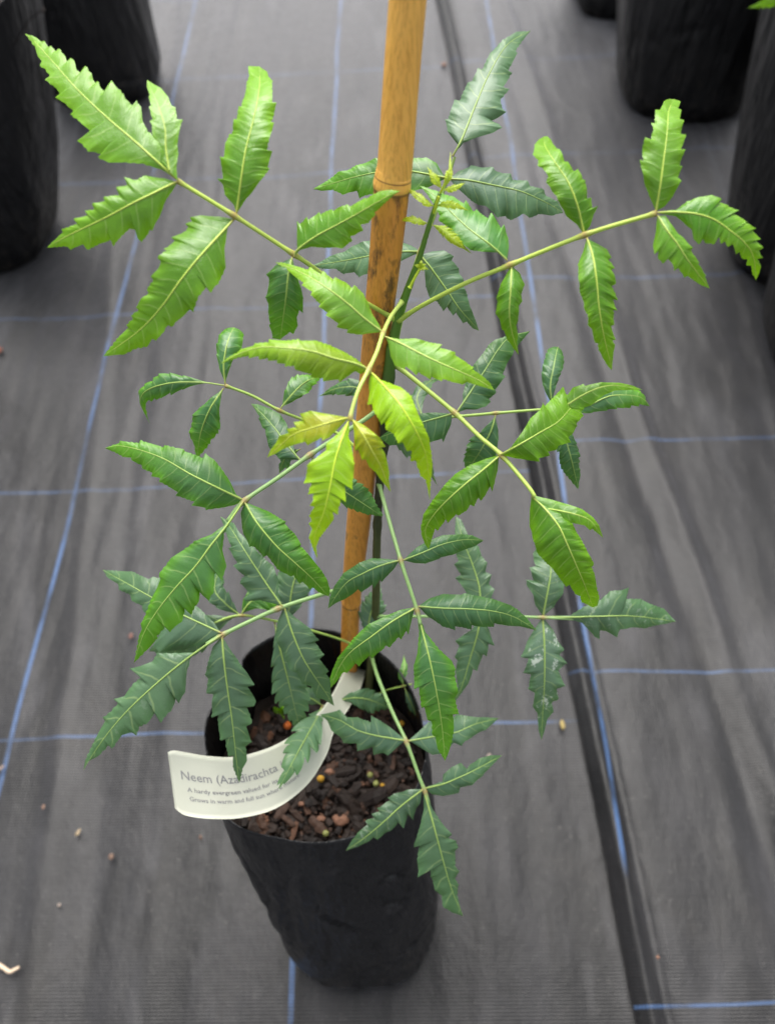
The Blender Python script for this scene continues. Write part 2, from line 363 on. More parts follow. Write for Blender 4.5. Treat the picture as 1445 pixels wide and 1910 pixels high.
# ------------------------------------------------------------------ planter bags
M_POLY = mat_plastic()
def loft(rings):
    n = len(rings[0]); V = np.vstack(rings); Fc = []
    for i in range(len(rings) - 1):
        for j in range(n):
            k = (j + 1) % n; Fc.append((i * n + j, i * n + k, (i + 1) * n + k, (i + 1) * n + j))
    return V, Fc
def ringpts(c, rx, ry, n, sq=2.0, rot=0):
    a = np.linspace(0, 2 * math.pi, n, endpoint=False)
    ca, sa = np.cos(a), np.sin(a)
    r = 1 / (np.abs(ca) ** sq + np.abs(sa) ** sq) ** (1 / sq)
    x, y = r * ca * rx, r * sa * ry
    cr, sr = math.cos(rot), math.sin(rot)
    return np.stack([c[0] + x * cr - y * sr, c[1] + x * sr + y * cr, np.full(n, c[2])], 1)
def bag(name, rim, basec, rb, crumple=1.0, soil=None, seed=0, baserot=.5):
    """rim: closed ring of points; the wall is lofted down to a squarish base and back up inside as a thin lining"""
    n = len(rim); rc = rim.mean(0)
    base = ringpts(basec, rb, rb, n, 2.5, 0)
    rot = int(round(0)); rings = []
    K = 90
    ctr = []
    for i in range(K + 1):
        t = i / K
        tt = t
        R = rim * (1 - tt) + base * tt
        c = rc * (1 - tt) + np.array(basec) * tt
        for j in range(n):
            dv = R[j] - c; dv[2] = 0; l = np.linalg.norm(dv); dv /= l
            a = 2 * math.pi * j / n
            h = .0042 * noise.noise(Vector((math.cos(a) * 2.2 + seed, math.sin(a) * 2.2, t * 2.5))) \
              + crumple * .0016 * noise.noise(Vector((math.cos(a) * 5, math.sin(a) * 5 + seed, t * 7))) \
              + crumple * .0012 * abs(noise.noise(Vector((math.cos(a) * 9 + seed, math.sin(a) * 9, t * 9)))) 
            # bottom gusset puckers
            pb = max(0, (t - .82) / .18)
            h += crumple * .0030 * (.35 - abs(noise.noise(Vector((math.cos(a) * 2.4 + seed + 5, math.sin(a) * 2.4, t * 3.2 + math.cos(a) * 1.5))))) * min(1, t * 4) * 1.2
            h -= crumple * .0035 * math.exp(-((noise.noise(Vector((math.cos(a) * 1.3 + 2, math.sin(a) * 1.3, t * 2.6 + seed)))) / .035) ** 2) * min(1, t * 5)
            h += crumple * .006 * pb * noise.noise(Vector((math.cos(a) * 4 + 3, math.sin(a) * 4, 7 + seed + t * 3)))
            h += .004 * math.sin(math.pi * min(1, t * 1.02)) * (rb / .06)
            if t > .9: l2 = 1 - .10 * ((t - .9) / .1) ** 2
            else: l2 = 1
            R[j] = c + dv * (l * l2 + h * min(1, t * 6 + .25)) + np.array([0, 0, (R[j][2] - c[2])])
        R[:, 2] = np.maximum(R[:, 2], .009)
        rings.append(R)
    inner = []
    for i in range(0, 52):                                  # lining, 0.8 mm inside
        R = rings[i]; c = R.mean(0); dv = R - c; dv[:, 2] = 0; l = np.linalg.norm(dv, axis=1)[:, None]
        inner.append(R - dv / l * .0008 + np.array([0, 0, .0003 if i == 0 else 0]))
    allr = inner[::-1] + rings
    V, Fc = loft(allr)
    Fc.append(tuple(len(V) - n + j for j in range(n)))
    o = mesh_obj(name, V, Fc, M_POLY)
    return o, rings

rim_px = [(793, 1412, .318), (790, 1360, .322), (776, 1305, .326), (748, 1254, .33), (705, 1212, .333), (655, 1186, .335), (600, 1173, .336), (545, 1176, .336), (496, 1192, .336), (455, 1226, .334),
          (450, 1262, .331), (418, 1292, .328), (387, 1335, .325), (381, 1385, .322), (390, 1440, .318), (408, 1500, .316), (440, 1540, .314), (490, 1562, .312), (550, 1572, .311), (610, 1572, .311),
          (665, 1560, .312), (712, 1540, .313), (752, 1508, .314), (782, 1462, .316)]
rp = np.array([G(*q) for q in rim_px]); rp = np.vstack([rp, rp[:1]])
rim = catmull(rp, 97)[:-1]
a0 = np.argmin(np.abs(np.arctan2(rim[:, 1] - rim[:, 1].mean(), rim[:, 0] - rim[:, 0].mean())))
rim = np.roll(rim, -a0, axis=0)
BASEC = (-.047, .073, .009)
bag_o, bag_rings = bag('planter_bag', rim, BASEC, .0625, seed=1.3)
tag(bag_o, 'black plastic planter bag holding the labelled seedling with the bamboo stake', 'planter bag')

# potting mix inside it
SOILH = .272
M_SOIL = simple('potting_mix', (.020, .013, .010), .8, .75, 260, .3, .9)
def bark_mat():
    t = NT('bark'); co = t.n('ShaderNodeTexCoord').outputs['Object']; r = t.n('ShaderNodeNewGeometry').outputs['Random Per Island']
    cr = t.n('ShaderNodeValToRGB'); t.link(r, cr.inputs[0]); e = cr.color_ramp
    e.elements[0].position = 0; e.elements[0].color = (.016, .010, .008, 1); e.elements[1].position = 1; e.elements[1].color = (.16, .07, .035, 1)
    for p, c in ((.45, (.028, .017, .012, 1)), (.75, (.045, .026, .018, 1)), (.92, (.13, .062, .035, 1))):
        x = e.elements.new(p); x.color = c
    nz = t.noise(co, 500, 4, .7, scl=(1, .4, 1)); c = t.mix(nz, cr.outputs[0], t.mix(1.0, cr.outputs[0], (.5, .5, .5), 'MULTIPLY'))
    return t.done(t.pbsdf(c, .68, .4, t.bump(nz, .6, .0008)).outputs[0])
M_BARK = bark_mat()
# find ring at soil level
arr = np.array(bag_rings); sr = np.array([[np.interp(-SOILH, -arr[:, j, 2], arr[:, j, k]) for k in (0, 1)] + [SOILH] for j in range(arr.shape[1])]); sc_ = sr.mean(0)
V = []; NR = 34
for k in range(NR + 1):
    f = k / NR
    for j in range(len(sr)):
        p = sc_ + (sr[j] - sc_) * f * .972
        p[2] = SOILH + .004 * noise.noise(Vector((p[0] * 60, p[1] * 60, 1))) + .003 * noise.noise(Vector((p[0] * 180, p[1] * 180, 5))) + .0015 * noise.noise(Vector((p[0] * 500, p[1] * 500, 8))) + .004 * f ** 4
        V.append(p)
n = len(sr); Fc = [(i * n + j, i * n + (j + 1) % n, (i + 1) * n + (j + 1) % n, (i + 1) * n + j) for i in range(NR) for j in range(n)]
tag(mesh_obj('potting_soil', V, Fc, M_SOIL), 'dark brown potting mix filling the black bag', 'soil', kind='stuff')
def chunk(c, l, w, h, seed, segs=7):
    """irregular splinter of bark"""
    r = random.Random(seed); ax = Vector((r.uniform(-1, 1), r.uniform(-1, 1), r.uniform(-.35, .35))).normalized()
    s = ax.cross(Vector((0, 0, 1))).normalized(); u = s.cross(ax); V = []; Fc = []
    m_ = 7
    for i in range(m_):
        t = i / (m_ - 1); k = max(.15, math.sin(math.pi * (.12 + .76 * t))) ** .5
        for j in range(segs):
            a = 2 * math.pi * j / segs
            rr = 1 + r.uniform(-.22, .22)
            V.append(np.array(Vector(c) + ax * ((t - .5) * l * (1 + r.uniform(-.04, .04))) + s * (math.cos(a) * w * k * rr) + u * (math.sin(a) * h * k * rr)))
    for i in range(m_ - 1):
        for j in range(segs): Fc.append((i * segs + j, i * segs + (j + 1) % segs, (i + 1) * segs + (j + 1) % segs, (i + 1) * segs + j))
    Fc.append(tuple(range(segs))[::-1]); Fc.append(tuple((m_ - 1) * segs + j for j in range(segs)))
    return V, Fc
V = []; Fc = []
for k in range(1100):
    r = math.sqrt(random.random()) * .86; j = random.randrange(len(sr)); p = sc_ + (sr[j] - sc_) * r
    big = random.random() < .20
    l = random.uniform(.008, .018) if big else random.uniform(.0012, .0052); w = l * random.uniform(.14, .28) if big else l * random.uniform(.25, .45)
    v, f = chunk((p[0], p[1], SOILH + .002 + random.uniform(0, .004)), l, w, w * random.uniform(.35, .8), k)
    o_ = len(V); V += v; Fc += [tuple(a + o_ for a in q) for q in f]
for (px, py, l, w) in ((655, 1500, .021, .0042), (690, 1490, .026, .0050), (555, 1440, .018, .004), (640, 1440, .017, .0035), (490, 1545, .018, .004), (725, 1470, .016, .004)):
    p = G(px, py, SOILH + .006); v, f = chunk(p, l, w, w * .5, px)
    o_ = len(V); V += v; Fc += [tuple(a + o_ for a in q) for q in f]
tag(mesh_obj('bark_mulch', V, Fc, M_BARK, smooth=False), 'splinters of reddish brown bark lying on the potting mix', 'bark mulch', kind='stuff')

def blob(c, r, sq=(1, 1, 1), lump=.1, seed=0):
    V = []; Fc = []; a, b = 14, 9
    for i in range(b + 1):
        th = math.pi * i / b
        for j in range(a):
            ph = 2 * math.pi * j / a
            d_ = np.array([math.sin(th) * math.cos(ph), math.sin(th) * math.sin(ph), math.cos(th)])
            V.append(np.array(c) + d_ * r * np.array(sq) * (1 + lump * noise.noise(Vector(d_ * 1.7 + seed))))
    for i in range(b):
        for j in range(a): Fc.append((i * a + j, (i + 1) * a + j, (i + 1) * a + (j + 1) % a, i * a + (j + 1) % a))
    return V, Fc
bead_cols = {'y': simple('bead_yellow', (.60, .33, .03), .5, .4), 'g': simple('bead_green', (.28, .30, .09), .5, .4), 'o': simple('bead_orange', (.55, .13, .02), .5, .4), 'p': simple('stone_pink', (.26, .13, .08), .8, .5)}
for (px, py, r, k, lab) in ((598, 1453, .0027, 'y', 'round yellow fertiliser bead in the middle of the soil'), (690, 1446, .0022, 'g', 'upper greenish fertiliser bead of the cluster at right on the soil'),
        (701, 1462, .0023, 'g', 'lower left greenish fertiliser bead of the cluster at right'), (713, 1465, .0016, 'y', 'tiny yellow fertiliser bead at the right end of the cluster'),
        (607, 1555, .0023, 'g', 'pale green fertiliser bead against the front rim of the bag'), (536, 1354, .0030, 'o', 'orange fertiliser bead beside the top edge of the white label'),
        (749, 1350, .0022, 'y', 'dull yellow fertiliser bead by the right wall of the bag')):
    c = G(px, py, SOILH + .0062); v, f = blob(c, r * .9, seed=px, lump=.15)
    tag(mesh_obj('fertiliser_bead', v, f, bead_cols[k]), lab, 'fertiliser bead', 'fertiliser beads on the potting mix')
for (px, py, r, lab) in ((634, 1530, .0042, 'pinkish brown stone chip near the front of the potting mix'), (614, 1440, .0028, 'small tan stone chip just right of the yellow bead'),
        (598, 1528, .0026, 'flat orange-brown stone chip left of the pinkish one'), (562, 1500, .0022, 'little tan stone chip close below the curved label')):
    c = G(px, py, SOILH + .006); v, f = blob(c, r, (1.1, .8, .6), .5, seed=px)
    tag(mesh_obj('stone_chip', v, f, bead_cols['p']), lab, 'stone chip', 'stone chips on the potting mix')

# background bags; (base centre, radius, height, top offset, label)
def back_bag(x, y, r, h, tx, ty, label, seed, rt=None):
    rt = rt or r * 1.05
    rim_ = ringpts((x + tx, y + ty, h), rt, rt, 64, 2.2)
    for j in range(64):
        a = 2 * math.pi * j / 64; rim_[j, 2] += .012 * noise.noise(Vector((math.cos(a) * 1.5 + seed, math.sin(a) * 1.5, 0)))
        rim_[j, :2] += .008 * np.array([noise.noise(Vector((math.cos(a) * 2, math.sin(a) * 2, seed))), noise.noise(Vector((math.cos(a) * 2, math.sin(a) * 2, seed + 9)))])
    o, rings = bag('planter_bag', rim_, (x, y, .009), r, .45, seed=seed)
    tag(o, label, 'planter bag', 'black planter bags standing in the background')
    R = rings[10]; c = R.mean(0); V = [c]; Fc = []
    for f in (.4, .8, .99):
        for p in R: V.append(c + (p - c) * f + np.array([0, 0, .006 * noise.noise(Vector(p * 60)) - .01]))
    n = len(R)
    for j in range(n):
        Fc.append((0, 1 + j, 1 + (j + 1) % n))
        for k in range(2): Fc.append((1 + k * n + j, 1 + (k + 1) * n + j, 1 + (k + 1) * n + (j + 1) % n, 1 + k * n + (j + 1) % n))
    mesh_obj('soil', V, Fc, M_SOIL, parent=o)
    return o
back_bag(-.625, 1.02, .092, .36, .10, .02, 'black planter bag at the left edge below the one with a slanting side', 2.1)
back_bag(-.535, 1.46, .105, .36, -.03, .02, 'black planter bag behind the tip of the upper left leaf', 3.4, .13)
back_bag(-.655, .70, .088, .34, -.02, 0, 'black planter bag barely showing at the left edge of the view', 4.4)
back_bag(.500, 1.355, .112, .38, -.04, .02, 'widest black planter bag in the upper right corner', 5.2)
back_bag(.450, 1.69, .100, .36, -.03, .02, 'farthest black planter bag with only its foot showing at the top', 6.6)
back_bag(.575, .93, .098, .36, -.05, .03, 'black planter bag at the right edge behind the curled leaf tip', 7.7)
back_bag(.575, .735, .095, .34, -.04, .01, 'nearest black planter bag cut off by the right edge', 8.3)

back_bag(.705, 1.19, .095, .36, -.03, .02, 'black planter bag in the gap between the widest bag and the right edge bag', 9.4)
back_bag(-.80, 1.28, .095, .36, .03, .02, 'black planter bag showing a sliver in the upper left corner', 10.2)

# ------------------------------------------------------------------ bamboo stake
def zb(y): return 1 / (1.90 + (1285 - y) / 1285 * 2.12)
axis_px = [(645, 1330), (650, 1275), (655, 1120), (670, 960), (688, 780), (703, 620), (718, 480), (731, 345), (737, 300), (748, 150), (760, 0), (771, -140)]
wid_px = [26, 30, 35, 45, 48, 53, 60, 68, 66, 68, 71, 75]
ctrl = np.array([np.r_[P(x, y, zb(y)), w * zb(y) / F / 2] for (x, y), w in zip(axis_px, wid_px)])
cc = catmull(ctrl, 260); s_ = np.r_[0, np.cumsum(np.linalg.norm(np.diff(cc[:, :3], axis=0), axis=1))]
def s_at(px, py):
    return s_[np.argmin(np.linalg.norm(cc[:, :3] - P(px, py, zb(py)), axis=1))]
BN1, BN0 = s_at(731, 349), s_at(655, 1125)
rr = cc[:, 3].copy()
for bn, a in ((BN1, .00035), (BN0, .0004)):
    rr += a * np.exp(-((s_ - bn - .0015) / .0022) ** 2) - .45 * a * np.exp(-((s_ - bn + .0012) / .0010) ** 2)
    rr -= .35 * a * np.exp(-((s_ - bn - .0045) / .0005) ** 2)
# denser sampling near nodes
sd = np.unique(np.r_[np.linspace(0, s_[-1], 200), np.linspace(BN1 - .008, BN1 + .01, 70), np.linspace(BN0 - .008, BN0 + .01, 50)])
cd = np.stack([np.interp(sd, s_, cc[:, j]) for j in range(3)], 1); rd = np.interp(sd, s_, rr)
V, Fc = tube(cd, rd, 36)
uvb = np.array([(j / 36, sd[i]) for i in range(len(sd)) for j in range(36)])
M_BAM = mat_bamboo()
stake = mesh_obj('bamboo_stake', V, Fc, M_BAM, uv=uvb)
tag(stake, 'golden brown bamboo stake with two nodes rising out of the bag', 'plant stake')

# ------------------------------------------------------------------ plant label
lab_top = [(312, 1398, .420), (345, 1404, .421), (390, 1411, .424), (440, 1412, .429), (500, 1396, .436), (550, 1369, .443), (590, 1334, .452), (610, 1312, .460), (628, 1282, .475), (640, 1255, .495), (650, 1238, .515)]
lab_bot = [(327, 1514, .418), (352, 1523, .419), (395, 1528, .421), (450, 1526, .426), (515, 1508, .432), (572, 1465, .440), (608, 1410, .449), (624, 1362, .458), (650, 1322, .474), (672, 1285, .495), (682, 1250, .515)]
lt = catmull([P(*q) for q in lab_top], 90); lb = catmull([P(*q) for q in lab_bot], 90)
def lab_pt(s, t):            # s along 0..1, t across 0 (top edge) .. 1 (bottom edge)
    i = s * 89; a = np.array([np.interp(i, range(90), lt[:, k]) for k in range(3)]); b = np.array([np.interp(i, range(90), lb[:, k]) for k in range(3)])
    return a * (1 - t) + b * t
def lab_n(s, t):
    e = .004; du = lab_pt(min(1, s + e), t) - lab_pt(max(0, s - e), t); dv = lab_pt(s, t + .02) - lab_pt(s, t - .02)
    n_ = np.cross(du, dv); n_ /= np.linalg.norm(n_)
    return n_ if n_[2] > 0 else -n_
V = []; NT_ = 14; TH = .0009
for side in (0, 1):
    for i in range(90):
        for k in range(NT_):
            s = i / 89; t = k / (NT_ - 1)
            rc = .03
            if s < rc: t = .5 + (t - .5) * (1 - .10 * (1 - s / rc) ** 2)
            V.append(lab_pt(s, t) - lab_n(s, .5) * TH * side)
Fc = []; B = 90 * NT_
for i in range(89):
    for k in range(NT_ - 1):
        q = (i * NT_ + k, i * NT_ + k + 1, (i + 1) * NT_ + k + 1, (i + 1) * NT_ + k)
        Fc.append(q); Fc.append(tuple(B + a for a in q[::-1]))
    for k in (0, NT_ - 1):
        Fc.append((i * NT_ + k, (i + 1) * NT_ + k, B + (i + 1) * NT_ + k, B + i * NT_ + k))
for k in range(NT_ - 1):
    for i in (0, 89): Fc.append((i * NT_ + k, i * NT_ + k + 1, B + i * NT_ + k + 1, B + i * NT_ + k))
def tagmat():
    t = NT('label_plastic'); co = t.n('ShaderNodeTexCoord').outputs['Object']; n1 = t.noise(co, 60, 4); n2 = t.noise(co, 700, 2)
    c = t.mix(n1, (.47, .48, .385), (.53, .54, .45)); c = t.mix(t.math('MULTIPLY', t.ss(n2, .6, .7), .12), c, (.45, .46, .40))
    b = t.pbsdf(c, .45, .45, t.bump(n2, .1, .0002)); b.inputs['Subsurface Weight'].default_value = .0
    return t.done(b.outputs[0])
M_TAG = tagmat(); M_INK = simple('label_ink', (.22, .22, .225), .6, .15)
plabel = mesh_obj('plant_label', V, Fc, M_TAG, smooth=True)
tag(plabel, 'curved cream plastic plant label with grey printing hooked round the stake', 'plant label')
for p_ in plabel.data.polygons: pass
def lettering(text, s0, s1, t0, t1, bold=0.0):
    cu = bpy.data.curves.new('lettering', 'FONT'); cu.body = text; cu.size = 1; cu.offset = bold; cu.resolution_u = 2
    ob = bpy.data.objects.new('tmp', cu); COL.objects.link(ob)
    dg = bpy.context.evaluated_depsgraph_get(); me = bpy.data.meshes.new_from_object(ob.evaluated_get(dg))
    v = np.array([x.co[:] for x in me.vertices]); f = [tuple(p.vertices) for p in me.polygons]
    COL.objects.unlink(ob); bpy.data.objects.remove(ob); bpy.data.meshes.remove(me)
    x0, x1 = v[:, 0].min(), v[:, 0].max()
    out_ = []
    for a in v:
        s = s0 + (a[0] - x0) / (x1 - x0) * (s1 - s0); t = t1 + (t0 - t1) * (a[1] / .72)
        out_.append(lab_pt(s, t) + lab_n(s, .5) * .00025)
    o = mesh_obj('lettering', out_, f, M_INK, parent=plabel, smooth=False)
    return o
def s_col(px):
    t_ = [(P_ - np.array([0, 0, CH])) @ A for P_ in (.5 * (lt + lb))]
    xs_ = np.array([a[0] / a[2] * F + 722.5 for a in t_]); return float(np.interp(px, xs_, np.linspace(0, 1, 90)))
lettering('Neem (Azadirachta indica)', s_col(340), s_col(340) + (s_col(540) - s_col(340)) * 25 / 20.5, .29, .43, .004)
lettering('A hardy evergreen valued for its natural', s_col(348), s_col(548), .54, .61, .008)
lettering('Grows in warm and full sun where mature', s_col(350), s_col(550), .68, .75, .008)

# ------------------------------------------------------------------ the seedling
ROOT = empty('neem_seedling', G(683, 1340, SOILH))
tag(ROOT, 'leafy green seedling with toothed leaflets and lime young growth tied by the stake', 'seedling')
COLS = {  # blade, tip, rib
    'dark':  ((.062, .155, .070), (.070, .200, .034), (.25, .39, .10)),
    'blue':  ((.100, .180, .118), (.090, .200, .078), (.27, .40, .10)),
    'mid':   ((.070, .200, .048), (.110, .320, .010), (.32, .47, .10)),
    'green': ((.098, .275, .016), (.170, .400, .002), (.40, .54, .10)),
    'fresh': ((.112, .285, .012), (.185, .430, .002), (.44, .58, .09)),
    'pale':  ((.200, .430, .055), (.250, .500, .010), (.48, .62, .14)),
    'lime':  ((.265, .490, .006), (.340, .570, .001), (.52, .68, .04)),
    'gold':  ((.370, .390, .008), (.330, .530, .002), (.54, .60, .08)),
    'bud':   ((.470, .660, .010), (.500, .640, .006), (.50, .64, .04)),
}
LN = 0
def blade(c, wl, wr, z_, teeth, amp, um, q, fold, curl, pleat, wave, seed, round_=0.0, u0=.0, skew=.38, tipw=0.0):
    """c: camera-space midrib (N,3) -> verts, faces, uv, uv2; widths in photo pixels at the midrib's distance"""
    global LN
    N = len(c); T, L, Nn = frames(c, left0(c))
    r = random.Random(seed); MV = 17
    vv = np.linspace(-1, 1, MV); vv = np.sign(vv) * np.abs(vv) ** .9
    u = np.linspace(0, 1, N); p = math.log(.5) / math.log(um)
    ue = u ** (math.log(.33) / math.log(um))
    prof = np.interp(ue, [0, .04, .10, .18, .26, .33, .42, .52, .63, .74, .84, .92, .97, 1], [0, .12, .36, .68, .92, 1, .97, .86, .68, .48, .28, .14, .06, 0])
    kk = 7; prof = np.convolve(np.pad(prof, kk // 2, mode='edge'), np.ones(kk) / kk, 'valid'); prof[0] = 0; prof[-1] = 0
    prof = prof ** (q / .85)
    if tipw: prof = np.maximum(prof, tipw * (1 - ((u - .5) / .5).clip(0, 1) ** 6) * (u > .5) * 1.0)
    length = np.sum(np.linalg.norm(np.diff(c, axis=0), axis=1))
    def side(w, sd):
        rr_ = random.Random(seed * 13 + sd); start = .16 + .08 * rr_.random() if amp > .05 else .25
        b = [start]; 
        while b[-1] < .985:
            t = (b[-1] - start) / (1 - start)
            b.append(b[-1] + (1 - start) / teeth * (1.25 - .5 * t) * rr_.uniform(.72, 1.3))
        g = np.ones(N); hook = np.zeros(N)
        for i in range(len(b) - 1):
            a = 1.25 * amp * rr_.uniform(.45, 1.3) * (1.0 if i else .8)
            mask = (u >= b[i]) & (u < b[i + 1]); f = (u[mask] - b[i]) / (b[i + 1] - b[i])
            pk = .74 + .1 * rr_.random()
            if round_: s = np.where(f < pk, np.sin(np.pi / 2 * (f / pk)) ** (.65), np.cos(np.pi / 2 * (f - pk) / (1 - pk)) ** .8)
            else: s = np.where(f < pk, (f / pk) ** .8, (1 - (f - pk) / (1 - pk)) ** 1.3)
            g[mask] = 1 - a * (1 - s) * 1.15; hook[mask] = a * np.maximum(0, s) ** 2
        low = 1 + .07 * np.sin(2 * np.pi * (1.1 * u + rr_.random())) + .05 * np.sin(2 * np.pi * (2.7 * u + rr_.random()))
        return w * prof * g * low, hook * w
    lw, lh = side(wl, 1); rw, rh = side(wr, 2)
    nv = teeth * .8 + 1
    V = np.zeros((N, MV, 3)); UV = np.zeros((N, MV, 2)); UV2 = np.zeros((N, MV, 2))
    ph1, ph2, ph3 = r.uniform(0, 6.28), r.uniform(0, 6.28), r.uniform(0, 6.28)
    tilt = r.uniform(-.16, .16)
    for j, v in enumerate(vv):
        w = (lw if v > 0 else rw) * z_ / F; hk = (lh if v > 0 else rh) * z_ / F
        av = abs(v); sg = 1 if v > 0 else -1
        lat = w * v
        fwd = skew * np.abs(lat) * (1 - u ** 2) * (.4 + .6 * av) * (1 - .5 * (1 - u) ** 6) + hk * av ** 3 * .75
        Wm = .5 * (wl + wr) * z_ / F
        off = Wm * prof * (fold * av - curl * av ** 2.2) + tilt * lat
        qv = u * nv - .45 * av ** 2.2 + (.42 if v > 0 else 0)
        off = off - pleat * Wm * (.35 + .65 * prof) * np.abs(np.cos(np.pi * qv)) ** 3 * (av * (1.25 - .8 * av)) * 1.6
        off = off + wave * Wm * av ** 2.5 * (np.sin(2 * np.pi * (teeth * .38) * u + (ph1 if v > 0 else ph2)) + .5 * np.sin(2 * np.pi * teeth * .85 * u + ph3)) * (.3 + .7 * prof)
        off = off + .05 * Wm * np.sin(2 * np.pi * 1.3 * u + ph3)
        V[:, j] = c + L * lat[:, None] + T * fwd[:, None] + Nn * off[:, None]
        UV[:, j, 0] = u * nv; UV[:, j, 1] = v; UV2[:, j, 0] = u; UV2[:, j, 1] = lat * 1000
    V = V.reshape(-1, 3)
    Fc = [(i * MV + j, i * MV + j + 1, (i + 1) * MV + j + 1, (i + 1) * MV + j) for i in range(N - 1) for j in range(MV - 1)]
    return V, Fc, UV.reshape(-1, 2), UV2.reshape(-1, 2), Nn
def left0(c):
    t = c[min(6, len(c) - 1)] - c[0]; return np.array([t[1], -t[0], 0]) / (math.hypot(t[0], t[1]) + 1e-9)

